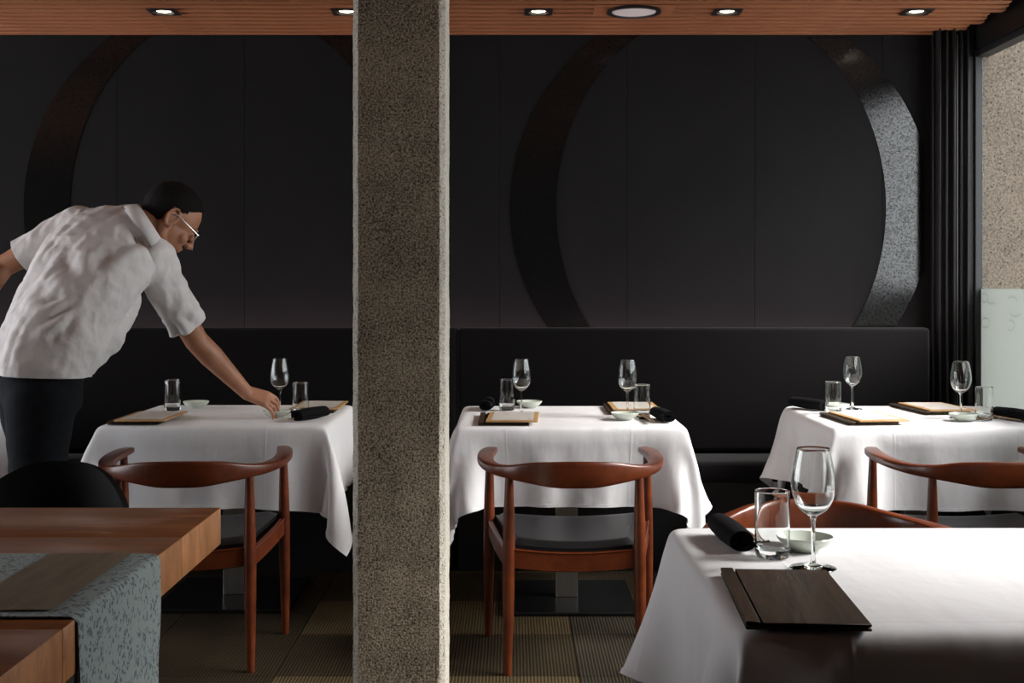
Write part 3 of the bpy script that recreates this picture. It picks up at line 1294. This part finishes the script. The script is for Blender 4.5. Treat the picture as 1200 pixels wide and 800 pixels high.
bc = empty('upholstered_chair', (-1.28, 3.55, 0))
bm = bmesh.new()
rows = []
for j in range(19):
    v = j / 18
    rr = []
    for i in range(25):
        u = -1 + 2 * i / 24
        # outline: wide rounded back
        topz = .44 + .345 * math.sqrt(max(0, 1 - abs(u) ** 2.6))
        x = .262 * u
        y = .03 - .17 * abs(u) ** 2.2 + .05 * v
        rr.append(Vector((x, y, .44 + (topz - .44) * v)))
    rows.append(rr)
V = [[bm.verts.new(p) for p in r] for r in rows]
for j in range(18):
    for i in range(24):
        q = (V[j][i], V[j][i + 1], V[j + 1][i + 1], V[j + 1][i])
        try: bm.faces.new(q)
        except Exception: pass
bmesh.ops.remove_doubles(bm, verts=bm.verts[:], dist=.0005)
bmesh.ops.recalc_face_normals(bm, faces=bm.faces)
bmesh.ops.solidify(bm, geom=bm.faces[:], thickness=.022)
obj('backrest', bm, M['black_shell'], bc)
obj('seat', box(bmesh.new(), (-.23, -.40, .40), (.23, .02, .465), .025, 3), M['black_shell'], bc)
for sx in (-1, 1):
    for yy in (-.36, .0):
        obj('leg', turned((sx * .21, yy, 0), (sx * .19, yy * .95, .41), .010, .014, .014), M['blackmetal'], bc)
tag(bc, 'black chair with rounded upholstered back behind the slab table', 'chair')


# ------------------------------------------------------------------ tableware
def make_wine_glass():
    r = empty('wine_glass')
    n = 56
    bm = bmesh.new()
    outer = [tuple(p) for p in crom([(.0052, .0952), (.0075, .0985), (.014, .1030), (.026, .1125), (.0355, .1275), (.0402, .145), (.0412, .158), (.0395, .180), (.0350, .204), (.0298, .2262)], 4)]
    inner = [tuple(p) for p in crom([(.0290, .2262), (.0342, .204), (.0387, .180), (.0404, .158), (.0394, .1452), (.0346, .1285), (.0252, .1142), (.0125, .1062), (.004, .1042), (0, .1040)], 4)]
    lathe(bm, [(0, .0952)] + outer + [(.0296, .2267), (.0292, .2267)] + inner, n)
    obj('bowl', bm, M['glass'], r)
    bm = bmesh.new()
    lathe(bm, [(0, .0132), (.0055, .0132), (.0040, .024), (.0036, .060), (.0042, .086), (.0052, .0950), (0, .0950)], 24)
    obj('stem', bm, M['glass'], r)
    bm = bmesh.new()
    lathe(bm, [(0, .0008), (.036, .0004), (.0425, .0006), (.0432, .0016), (.0425, .0026), (.022, .0048), (.010, .0085), (.0055, .0130), (0, .0130)], n)
    obj('foot', bm, M['glass'], r)
    r['category'] = 'wine glass'
    return r


def make_tumbler():
    bm = bmesh.new()
    lathe(bm, [(0, .001), (.026, .0004), (.0310, .002), (.0330, .007), (.0336, .014), (.0337, .03), (.0338, .06), (.0339, .09), (.0340, .120), (.0340, .1285), (.03395, .1300), (.0336, .1310), (.0331, .1314), (.0326, .1310),
               (.03225, .1300), (.0322, .1285), (.0322, .120), (.0321, .09), (.0320, .06), (.0319, .030), (.0317, .026), (.0308, .021), (.029, .0185), (.025, .0172), (.012, .0168), (0, .0168)], 64)
    o = obj('tumbler', bm, M['glass'])
    o['category'] = 'glass'
    return o


def make_dish():
    bm = bmesh.new()
    lathe(bm, [(0, .003), (.022, .003), (.022, 0), (.027, 0), (.028, .003), (.044, .011), (.0545, .0235), (.0560, .0275), (.0550, .0290), (.0535, .0278), (.043, .0155), (.030, .0085), (0, .0070)], 40)
    o = obj('small_dish', bm, M['celadon'])
    o['category'] = 'dish'
    return o


def make_folder():
    r = empty('menu_folder')
    w, d = .096, .188
    obj('back_cover', box(bmesh.new(), (-w, -d, .0005), (w, d, .0045), .0008, 1), M['folder'], r)
    obj('pages', box(bmesh.new(), (-w + .006, -d + .004, .0046), (w - .004, d - .004, .0072), .0002, 1), M['napkin'], r)
    obj('front_cover', box(bmesh.new(), (-w + .026, -d, .0073), (w, d, .0115), .0008, 1), M['folder'], r)
    obj('spine_strip', box(bmesh.new(), (-w, -d, .0073), (-w + .022, d, .0135), .0008, 1), M['folder'], r)
    r['category'] = 'menu'
    return r


def make_board():
    r = empty('menu_board')
    w, d = .098, .170
    obj('board', box(bmesh.new(), (-w, -d, .0003), (w, d, .0065), .001, 1), M['board'], r)
    bm = bmesh.new()
    rows = []
    for i in range(9):
        rows.append([bm.verts.new((-w + .018 + (2 * w - .036) * i / 8, -d + .018 + (2 * d - .030) * j / 10, .0076 + .0008 * math.sin(i * .7) * math.sin(j * .5) ** 2)) for j in range(11)])
    for i in range(8):
        for j in range(10):
            bm.faces.new((rows[i][j], rows[i + 1][j], rows[i + 1][j + 1], rows[i][j + 1]))
    bmesh.ops.solidify(bm, geom=bm.faces[:], thickness=.0004)
    obj('sheet', bm, M['paper'], r)
    r['category'] = 'menu'
    return r


def make_napkin():
    """cloth rolled up along +y, spiral visible on its ends"""
    bm = bmesh.new()
    L, turns, n = .20, 3.2, 110
    rings = []
    for s in range(15):
        v = s / 14
        y = -L / 2 + L * v
        sq = 1 - .12 * (2 * v - 1) ** 2
        out, inn = [], []
        for k in range(n):
            t = k / (n - 1)
            a = -PI * .5 + turns * 2 * PI * t
            r0 = .006 + .0225 * t
            wob = 1 + .05 * noise.noise(Vector((a * .5, v * 3, 2)))
            for lst, dr in ((out, .0016), (inn, -.0016)):
                r = (r0 + dr) * wob * sq
                yy = y + .004 * noise.noise(Vector((t * 4, v, 7))) * (1 if s in (0, 14) else .3)
                z = math.sin(a) * r * .86
                lst.append(Vector((math.cos(a) * r * 1.12, yy, z)))
        rings.append(out + inn[::-1])
    zmin = min(p.z for r in rings for p in r)
    for r in rings:
        for p in r: p.z -= zmin - .0006
    loft(bm, rings, cap=False)
    for end in (0, -1):
        pass
    bm.verts.ensure_lookup_table()
    m = 2 * n
    for base in (0, 14 * m):
        for k in range(n - 1):
            a, b2 = base + k, base + k + 1
            c, d = base + m - 1 - k, base + m - 2 - k
            bm.faces.new((bm.verts[a], bm.verts[b2], bm.verts[d], bm.verts[c]))
    o = obj('rolled_napkin', bm, M['napkin'])
    o['category'] = 'napkin'
    return o


def make_rest():
    bm = bmesh.new()
    rings = []
    for k in range(13):
        x = -.022 + .044 * k / 12
        h = .0075 + .004 * (x / .022) ** 2
        w = .0075
        rings.append([Vector((x, -w, .0004)), Vector((x, w, .0004)), Vector((x, w * .8, h * .8)), Vector((x, 0, h)), Vector((x, -w * .8, h * .8))])
    loft(bm, rings)
    o = obj('chopstick_rest', bm, M['plate'])
    o['category'] = 'chopstick rest'
    return o


def make_stick():
    bm = bmesh.new()
    pts = [(0, -.11 + .22 * k / 8, 0) for k in range(9)]
    tube(bm, pts, [.0021 + .0018 * k / 8 for k in range(9)], 8)
    o = obj('chopstick', bm, M['stick'])
    o['category'] = 'chopstick'
    return o


wg, u_wg = make_wine_glass(), []
tu, u_tu = make_tumbler(), []
di, u_di = make_dish(), []
fo, u_fo = make_folder(), []
bo, u_bo = make_board(), []
na, u_na = make_napkin(), []
re, u_re = make_rest(), []
sk, u_sk = make_stick(), []
Z = TOP + .0016


def T(px, py):
    v = on_table(px, py)
    v.z = Z
    return v


def V3(x, y, z=None):
    return Vector((x, y, Z if z is None else z))


GW, GT, GD, GF, GB, GN, GC = ('wine glasses on the tables', 'water tumblers on the tables', 'small celadon dishes', 'dark menu folders', 'menu boards with paper sheets', 'rolled black napkins', 'chopsticks')
# nearest table
put(fo, u_fo, V3(.468, 2.158), math.radians(-3.4), 'dark wooden menu folder lying at the front corner of the nearest table', GF)
put(wg, u_wg, T(953, 667), 0, 'tall empty wine glass on the nearest table behind the dark menu', GW)
put(tu, u_tu, T(905, 654), 0, 'water tumbler on the nearest table between napkin and wine glass', GT)
put(di, u_di, V3(.588, 2.57), 0, 'celadon dish on the nearest table behind the wine glass stem', GD)
na.scale = (1.12, 1.25, 1.12)
put(na, u_na, V3(.450, 2.635), math.radians(4), 'thick rolled black napkin on the back left corner of the nearest table', GN)
put(re, u_re, V3(.500, 2.600), 0, 'black chopstick rest behind the tumbler on the nearest table')


def chopsticks(x, y, rz, where, z=Z + .0135, group=None):
    for s in (-1, 1):
        c = put(sk, u_sk, V3(x + s * .005 * math.cos(rz), y + s * .005 * math.sin(rz), z), rz, ('left' if s < 0 else 'right') + ' brown wooden chopstick of the pair ' + where, 'chopstick pair ' + where)


chopsticks(.492, 2.675, math.radians(6), 'behind the tumbler on the nearest table')
na.scale = (1, 1, 1)
first_napkin = na

# middle table
put(fo, u_fo, V3(.0 - .032, 5.02), 0, 'dark menu folder under a paper menu, left front of the middle table', GF)
put(bo, u_bo, V3(.0 + .005, 4.995, Z + .0130), math.radians(-2), 'wooden menu board with white sheet on the left of the middle table', GB)
put(tu, u_tu, T(594, 481), 0, 'left water tumbler on the middle table', GT)
put(wg, u_wg, T(611, 486), 0, 'left wine glass on the middle table, behind the menu board', GW)
put(na, u_na, V3(-.105, 5.47), math.radians(-4), 'rolled black napkin seen end-on at the left of the middle table', GN)
put(di, u_di, V3(.075, 5.545), 0, 'pale dish half hidden behind the left wine glass of the middle table', GD)
put(fo, u_fo, V3(.495, 5.42), math.radians(0), 'dark menu folder under the paper menu at the back right of the middle table', GF)
put(bo, u_bo, V3(.515, 5.425, Z + .0130), 0, 'wooden menu board with white sheet at the back right of the middle table', GB)
put(wg, u_wg, V3(.470, 5.205), 0, 'right wine glass on the middle table', GW)
put(tu, u_tu, V3(.522, 5.135), 0, 'right water tumbler on the middle table', GT)
put(di, u_di, V3(.445, 5.045), 0, 'celadon dish in front of the right wine glass of the middle table', GD)
put(na, u_na, V3(.590, 5.02), math.radians(8), 'rolled black napkin near the right edge of the middle table', GN)
put(re, u_re, V3(.524, 5.06), 0, 'black chopstick rest beside the right dish of the middle table')
chopsticks(.528, 4.985, math.radians(4), 'beside the right napkin of the middle table')

# window table
put(fo, u_fo, V3(1.36, 5.03), math.radians(4), 'dark menu folder under a paper menu, left front of the window table', GF)
put(bo, u_bo, V3(1.392, 5.01, Z + .0130), math.radians(6), 'wooden menu board with white sheet on the left of the window table', GB)
put(tu, u_tu, V3(1.325, 5.285), 0, 'left water tumbler on the window table', GT)
put(wg, u_wg, V3(1.455, 5.47), 0, 'left wine glass on the window table', GW)
put(na, u_na, V3(1.268, 5.475), math.radians(28), 'rolled black napkin at the back left corner of the window table', GN)
put(di, u_di, V3(1.372, 5.415), 0, 'pale dish behind the left tumbler of the window table', GD)
put(fo, u_fo, V3(1.765, 5.42), math.radians(6), 'dark menu folder under the paper menu at the back right of the window table', GF)
put(bo, u_bo, V3(1.79, 5.405, Z + .0130), math.radians(5), 'wooden menu board with white sheet at the back right of the window table', GB)
put(wg, u_wg, V3(1.790, 5.105), 0, 'right wine glass on the window table', GW)
put(tu, u_tu, V3(1.852, 5.02), 0, 'right water tumbler on the window table, in front of the frosted pane', GT)
put(di, u_di, V3(1.765, 5.005), 0, 'celadon dish in front of the right wine glass of the window table', GD)
put(na, u_na, V3(1.975, 5.03), math.radians(20), 'rolled black napkin at the right end of the window table', GN)
put(re, u_re, V3(1.905, 5.085), 0, 'black chopstick rest beside the right tumbler of the window table')
chopsticks(1.915, 5.005, math.radians(14), 'beside the right napkin of the window table')

# waiter's table
put(fo, u_fo, V3(-1.44, 5.045), 0, 'dark menu folder under a paper menu, left front of the table the waiter is laying', GF)
put(bo, u_bo, V3(-1.412, 5.02, Z + .0130), 0, 'wooden menu board with white sheet nearest the waiter', GB)
put(tu, u_tu, T(202, 481.5), 0, 'water tumbler beside the menu nearest the waiter', GT)
put(di, u_di, V3(-1.365, 5.53), 0, 'pale dish at the back left of the table the waiter is laying', GD)
put(wg, u_wg, V3(-.962, 5.30), 0, 'wine glass behind the hand of the waiter', GW)
put(tu, u_tu, V3(-.865, 5.24), 0, 'water tumbler right of the hand of the waiter', GT)
put(di, u_di, V3(-.942, 5.13), 0, 'celadon dish held down by the fingers of the waiter', GD)
put(na, u_na, V3(-.795, 5.06), math.radians(-24), 'rolled black napkin at the right end of the table the waiter is laying', GN)
put(re, u_re, V3(-.862, 5.135), 0, 'black chopstick rest beside the dish of the waiter')
chopsticks(-.845, 5.04, math.radians(-6), 'beside the dish of the waiter')
put(fo, u_fo, V3(-.835, 5.485), 0, 'dark menu folder at the back right of the table the waiter is laying', GF)
put(bo, u_bo, V3(-.82, 5.475, Z + .0130), 0, 'wooden menu board with white sheet behind the tumbler by the hand of the waiter', GB)

# ------------------------------------------------------------------ the waiter
per = empty('person', (-1.64, 4.45, 0))
PO = Vector((-1.64, 4.45, 0))


def loc(v):
    return Vector(v) - PO


def frame(ax, u):
    a = Vector(ax).normalized()
    uu = Vector(u)
    uu = (uu - a * uu.dot(a)).normalized()
    return a, uu, uu.cross(a).normalized()        # axis, left, forward/back


def torso_rings(scale, grow):
    # centre pixel, depth, left direction, half breadth, half depth
    S = [((46, 476, 4.45), (-.50, .86, 0), .180, .148),
         ((46, 452, 4.45), (-.50, .86, 0), .186, .152),
         ((47, 432, 4.455), (-.50, .86, 0), .190, .155),
         ((58, 404, 4.49), (-.58, .80, .05), .192, .158),
         ((74, 370, 4.55), (-.68, .70, .12), .196, .150),
         ((95, 334, 4.62), (-.78, .56, .22), .205, .142),
         ((113, 307, 4.68), (-.84, .45, .30), .212, .134),
         ((128, 287, 4.725), (-.86, .40, .33), .200, .116),
         ((143, 274, 4.75), (-.86, .40, .32), .150, .090),
         ((156, 267, 4.765), (-.82, .5, .25), .092, .076),
         ((170, 262, 4.765), (-.62, .76, .12), .079, .070)]
    C = [at(*s[0]) for s in S]
    rings = []
    for i, s in enumerate(S):
        ax = C[min(i + 1, len(C) - 1)] - C[max(i - 1, 0)]
        if i <= 2: ax = Vector((.10, .05, 1))
        a, l, f = frame(ax, s[1])
        r = []
        for k in range(32):
            an = 2 * PI * k / 32
            ca, sa = math.cos(an), math.sin(an)
            e = .85
            r.append(loc(C[i] + l * ((s[2] * scale + grow) * math.copysign(abs(ca) ** e, ca)) + f * ((s[3] * scale + grow) * math.copysign(abs(sa) ** e, sa))))
        rings.append(r)
    return rings


LS, LE, LW, LH = at(84, 268, 4.86), at(4, 312, 4.86), at(-42, 372, 4.72), at(-40, 402, 4.62)
RS, RE, RW = at(178, 306, 4.74), at(230, 399, 4.91), at(289, 460, 5.045)
HIP_R, HIP_L = at(47, 470, 4.37), at(38, 470, 4.53)
KN_R, KN_L = Vector((-1.615, 4.34, .50)), Vector((-1.66, 4.56, .50))
AN_R, AN_L = Vector((-1.66, 4.33, .09)), Vector((-1.71, 4.58, .09))
# head axes
hf = Vector((.67, .37, -.66)).normalized()
hl = Vector((-hf.y, hf.x, 0)).normalized()
hu = hf.cross(hl).normalized()
HC = at(199, 257, 4.80)
HS = 1.11          # head size


def H(f, l, u):
    return loc(HC + (hf * f + hl * l + hu * u) * HS)


bm = bmesh.new()
loft(bm, torso_rings(.84, 0))
# neck
limb(bm, [loc(at(152, 271, 4.765)), H(-.046, 0, -.064), H(-.02, 0, -.02)], [.054, .056, .062])
# arms
limb(bm, [loc(LS), loc(LS.lerp(LE, .5)), loc(LE), loc(LE.lerp(LW, .35)), loc(LW)], [.055, .050, .042, .043, .029])
limb(bm, [loc(LW), loc(LH)], [.030, .036])
limb(bm, [loc(RS), loc(RS.lerp(RE, .5)), loc(RE), loc(RE.lerp(RW, .30)), loc(RE.lerp(RW, .65)), loc(RW)], [.060, .052, .045, .0465, .037, .0275])
# legs
for hp, kn, an in ((HIP_R, KN_R, AN_R), (HIP_L, KN_L, AN_L)):
    limb(bm, [loc(hp), loc(hp.lerp(kn, .5)), loc(kn), loc(kn.lerp(an, .3)), loc(an)], [.088, .074, .055, .056, .038])
    limb(bm, [loc(an) + Vector((-.03, 0, -.035)), loc(an) + Vector((.14, .02, -.058))], [.034, .026])
# head: skull, jaw, chin, nose, lips, brow, cheeks, ears
hax = (hf, hl, hu)
ellipsoid(bm, H(-.008, 0, .028), hax, tuple(HS * q for q in (.098, .076, .092)), 28, 18)
ellipsoid(bm, H(.018, 0, -.030), hax, tuple(HS * q for q in (.072, .064, .078)), 24, 14)
ellipsoid(bm, H(.050, 0, -.088), hax, tuple(HS * q for q in (.034, .036, .026)), 16, 10)
for s in (-1, 1):
    tube(bm, [H(-.012, s * .058, -.030), H(.0, s * .056, -.066), H(.050, s * .022, -.094)], [.018, .018, .018], 12)
    ellipsoid(bm, H(.062, s * .040, -.028), hax, tuple(HS * q for q in (.024, .022, .022)), 14, 10)
    ellipsoid(bm, H(.083, s * .030, .022), hax, tuple(HS * q for q in (.012, .026, .008)), 14, 8)
    ellipsoid(bm, H(.079, s * .031, .002), hax, tuple(HS * q for q in (.012, .014, .010)), 12, 8)
    # ear: rim, lobe, bowl
    e = [H(-.012 + .019 * math.cos(a), s * (.077 + .008 * math.sin(a * .5)), -.004 + .032 * math.sin(a)) for a in [PI * 2 * k / 12 for k in range(13)]]
    tube(bm, e, .0058, 8, cap=False)
    ellipsoid(bm, H(-.010, s * .074, -.006), hax, tuple(HS * q for q in (.017, .007, .027)), 14, 10)
    ellipsoid(bm, H(-.002, s * .074, -.032), hax, tuple(HS * q for q in (.009, .006, .010)), 12, 8)
tube(bm, [H(.086, 0, .018), H(.103, 0, -.008), H(.117, 0, -.026), H(.098, 0, -.034)], [.008, .010, .0125, .010], 12)
for s in (-1, 1):
    ellipsoid(bm, H(.100, s * .011, -.029), hax, tuple(HS * q for q in (.012, .009, .008)), 12, 8)
ellipsoid(bm, H(.087, 0, -.052), hax, tuple(HS * q for q in (.013, .022, .007)), 14, 8)
ellipsoid(bm, H(.084, 0, -.064), hax, tuple(HS * q for q in (.013, .019, .007)), 14, 8)
# right hand: palm, four bent fingers, thumb closing on the dish rim
dW = Vector((.82, .30, -.36)).normalized()
side = Vector((-.05, .70, .66)).normalized()      # towards the thumb side
side = (side - dW * side.dot(dW)).normalized()
nrm = dW.cross(side).normalized()
if nrm.y > 0: nrm = -nrm
W0 = RW
for q in (-.026, -.009, .009, .026):
    limb(bm, [loc(W0 + side * q * .55), loc(W0 + dW * .078 + side * q + nrm * .004)], [.0185, .0145], 12)
fing = [(-.036, .070, .0070, .62), (-.013, .086, .0078, .30), (.011, .094, .0080, .05), (.034, .086, .0079, -.22)]
for q, L, r, spread in fing:
    k0 = W0 + dW * .086 + side * q + nrm * .004
    d1 = (dW * .90 - nrm * .28 - side * spread * .2).normalized()
    d2 = (dW * .62 - nrm * .55 - Vector((0, 0, .35)) - side * spread * .3).normalized()
    d3 = (dW * .30 - nrm * .60 - Vector((0, 0, .70)) - side * spread * .3).normalized()
    p1 = k0 + d1 * L * .44
    p2 = p1 + d2 * L * .32
    p3 = p2 + d3 * L * .24
    limb(bm, [loc(k0), loc(p1), loc(p2), loc(p3)], [r * 1.22, r * 1.08, r, r * .82], 12)
t0 = W0 + dW * .018 + side * .024 - nrm * .006
t1 = t0 + (dW * .62 + side * .45 - nrm * .62).normalized() * .040
t2 = t1 + (dW * .72 + side * .05 - nrm * .68).normalized() * .032
t3 = t2 + (dW * .70 - side * .22 - nrm * .55).normalized() * .024
limb(bm, [loc(t0), loc(t1), loc(t2), loc(t3)], [.0150, .0115, .0098, .0078], 12)
# left hand, same anatomy, resting on the far hip
d2_, s2_ = (LH - LW).normalized(), Vector((.5, .2, .4)).normalized()
s2_ = (s2_ - d2_ * s2_.dot(d2_)).normalized()
n2_ = d2_.cross(s2_)
for q, L in ((-.028, .066), (-.010, .080), (.009, .086), (.027, .078)):
    k0 = LW + d2_ * .085 + s2_ * q
    limb(bm, [loc(LW + s2_ * q * .5), loc(k0), loc(k0 + d2_ * L * .5 + n2_ * .008), loc(k0 + d2_ * L * .9 + n2_ * .03)], [.018, .013, .0085, .007], 10)
limb(bm, [loc(LW + d2_ * .02 + s2_ * .024), loc(LW + d2_ * .06 + s2_ * .058), loc(LW + d2_ * .095 + s2_ * .062)], [.014, .010, .008], 10)
body = obj('body', remesh(bm, .0045, 3, .5), M['skin'], per)

# fingernails are too small to show; eyes as small parts
for s in (-1, 1):
    b2 = bmesh.new()
    ellipsoid(b2, H(.0795, s * .031, .002), hax, (.0125, .0125, .0085), 14, 10)
    o = obj('eye', b2, M['hair'], per)

# shirt
bm = bmesh.new()
loft(bm, torso_rings(1.0, .006))
limb(bm, [loc(RS + Vector((-.03, .0, .0))), loc(RS), loc(RS.lerp(RE, .45)), loc(RS.lerp(RE, .98))], [.082, .080, .073, .070])
limb(bm, [loc(LS + Vector((.03, 0, -.01))), loc(LS), loc(LS.lerp(LE, .45)), loc(LS.lerp(LE, .9))], [.078, .074, .066, .062])
# loose front hanging from the bent chest
limb(bm, [loc(at(140, 352, 4.70)), loc(at(118, 392, 4.64)), loc(at(92, 425, 4.56))], [.080, .086, .070])
# shoulder yoke
limb(bm, [loc(at(88, 262, 4.85)), loc(at(128, 268, 4.80)), loc(at(172, 292, 4.75))], [.066, .074, .076])
sh = remesh(bm, .0065, 8, .6)
b2 = bmesh.new()
b2.from_mesh(sh)
bpy.data.meshes.remove(sh)
rd = (RE - RS).normalized()
ld = (LE - LS).normalized()
cutR, cutL = loc(RS.lerp(RE, .80)), loc(LS.lerp(LE, .74))
Rm, Lm = loc(RS.lerp(RE, .9)), loc(LS.lerp(LE, .85))
arm_r = loc(RS.lerp(RE, .55))
axil = loc(at(168, 350, 4.66))
axis_t = (at(150, 270, 4.76) - at(50, 430, 4.46)).normalized()
hem_z = loc(at(45, 438, 4.45)).z
for v in b2.verts:
    p = v.co
    # wrinkles: folds fanning from the right armpit, long drapes down the back, fine crumples
    d = p - axil
    rr_ = math.hypot(d.z, d.x - .4 * d.y) + max(0, d.length - .3)
    ang = math.atan2(d.dot(Vector((0, 0, 1))), d.x - .4 * d.y)
    e_ = min(1, max(0, (rr_ - .07) / .09))
    env = e_ * e_ * (3 - 2 * e_) * math.exp(-(max(0, rr_ - .16) / .12) ** 2)
    fan = math.sin(ang * 10 + 2.5 * noise.noise(p * 6)) * env * .0115
    along, across = p.dot(axis_t), (p - axis_t * p.dot(axis_t))
    drape = (noise.noise(Vector((along * 3.0 + 5, across.x * 17 + across.z * 9, across.y * 13))) * .0075
             + noise.noise(Vector((along * 6.5, across.x * 34 + across.z * 20, across.y * 26 + 4))) * .0048)
    cr = noise.noise(p * 24)
    crump = -abs(noise.noise(p * 17 + Vector((4, 2, 9)))) * .0080 + cr * .0032 + noise.noise(p * 46) * .0014
    v.co += v.normal * (fan + drape + crump)


def cut(bm_, sel, co, no):
    fs = [f for f in bm_.faces if sel(f.calc_center_median())]
    es = list({e for f in fs for e in f.edges})
    vs = list({v for f in fs for v in f.verts})
    bmesh.ops.bisect_plane(bm_, geom=vs + es + fs, plane_co=co, plane_no=no, clear_outer=True)


cut(b2, lambda c: (c - Rm).length < .15, cutR, rd)
cut(b2, lambda c: (c - Lm).length < .15, cutL, ld)
cut(b2, lambda c: c.z < hem_z + .08 and (c - arm_r).length > .25, Vector((0, 0, hem_z)), Vector((-.06, .0, -1)).normalized())
shirt = obj('shirt', b2, M['shirt'], per)
mod = shirt.modifiers.new('solid', 'SOLIDIFY')
mod.thickness = .003
mod.offset = 1
# collar
b2 = bmesh.new()
nc = Vector((.74, .32, .52)).normalized()
cc = loc(at(172, 266, 4.752))
a_, l_, f_ = frame(nc, (-.40, .90, 0))
rings = []
for hgt, rad in ((-.034, .098), (-.008, .089), (.014, .083), (.020, .087), (.002, .103), (-.028, .114)):
    rings.append([cc + nc * (hgt + .010 * math.cos(2 * PI * k / 36)) + l_ * (rad * math.cos(2 * PI * k / 36)) + f_ * (rad * .95 * math.sin(2 * PI * k / 36)) for k in range(36)])
loft(b2, rings, cap=False)
col = obj('collar', b2, M['shirt'], shirt)
mod = col.modifiers.new('solid', 'SOLIDIFY')
mod.thickness = .003

# trousers
bm = bmesh.new()
loft(bm, torso_rings(.94, .0)[:4])
for hp, kn, an in ((HIP_R, KN_R, AN_R), (HIP_L, KN_L, AN_L)):
    limb(bm, [loc(hp), loc(hp.lerp(kn, .5)), loc(kn), loc(kn.lerp(an, .5)), loc(an) + Vector((0, 0, .0))], [.120, .100, .078, .068, .066])
tr = remesh(bm, .010, 22, .6)
b2 = bmesh.new()
b2.from_mesh(tr)
bpy.data.meshes.remove(tr)
for v in b2.verts:
    p = v.co
    v.co += v.normal * (noise.noise(Vector((p.x * 9, p.y * 9, p.z * 18))) * .004)
bmesh.ops.delete(b2, geom=[v for v in b2.verts if v.co.z < .075], context='VERTS')
obj('trousers', b2, M['trouser'], per)
for an in (AN_R, AN_L):
    b2 = bmesh.new()
    p = loc(an)
    rings = []
    for t, w, h, z in ((-.085, .02, .03, .035), (-.07, .036, .06, .045), (-.02, .040, .075, .05), (.06, .045, .055, .042), (.13, .048, .04, .034), (.18, .036, .026, .028), (.195, .015, .012, .022)):
        rings.append([Vector((p.x + t, p.y + w * math.cos(2 * PI * k / 16) + .1 * t, max(.003, z + h * .7 * math.sin(2 * PI * k / 16)))) for k in range(16)])
    loft(b2, rings)
    obj('shoe', b2, M['shoe'], per)

# hair: short dark cap with a receding hairline
bm = bmesh.new()
t = bmesh.new()
bmesh.ops.create_uvsphere(t, u_segments=64, v_segments=40, radius=1)
kill = []
for v in t.verts:
    c = v.co.copy()
    f, l, u = c.x * .098 - .010, c.y * .077, c.z * .093 + .030
    g = 1.055 + .03 * noise.noise(c * 6) + .015 * noise.noise(c * 22)
    lim = -.052 if f < -.045 else (-.052 + (f + .045) * 1.35 if f < .03 else .049 + (f - .03) * 1.1)
    if abs(l) > .05 and -.028 < f < .012: lim = max(lim, .030)
    if u < lim: kill.append(v)
    v.co = H(-.010 + (f + .010) * g, l * g, .030 + (u - .030) * g)
bmesh.ops.delete(t, geom=kill, context='VERTS')
hair = obj('hair', t, M['hair'], per)
mod = hair.modifiers.new('solid', 'SOLIDIFY')
mod.thickness = .008
mod.offset = -1

# spectacles
gl = bmesh.new()
for s in (-1, 1):
    pts = [H(.103 + .002 * math.cos(a) - .006 * (abs(math.cos(a)) if s * math.cos(a) > 0 else 0), s * .033 + .024 * math.cos(a), .001 + .017 * math.sin(a)) for a in [2 * PI * k / 20 for k in range(21)]]
    tube(gl, pts, .0017, 8, cap=False)
    tube(gl, [H(.098, s * .057, .006), H(.094, s * .074, .008), H(.06, s * .080, .009), H(.0, s * .083, .012), H(-.018, s * .083, .004)], [.0024, .0026, .0026, .0024, .002], 8)
tube(gl, [H(.104, -.010, .006), H(.108, 0, .009), H(.104, .010, .006)], .0017, 8)
g = obj('glasses', gl, M['specs'], per)
for s in (-1, 1):
    b2 = bmesh.new()
    vs = [b2.verts.new(H(.103, s * .033 + .023 * math.cos(a), .001 + .016 * math.sin(a))) for a in [2 * PI * k / 20 for k in range(20)]]
    b2.faces.new(vs)
    obj('lens', b2, M['lenses'], g, False)
tag(per, 'waiter in a pale short-sleeved shirt and dark trousers bending over to lay the table', 'person')
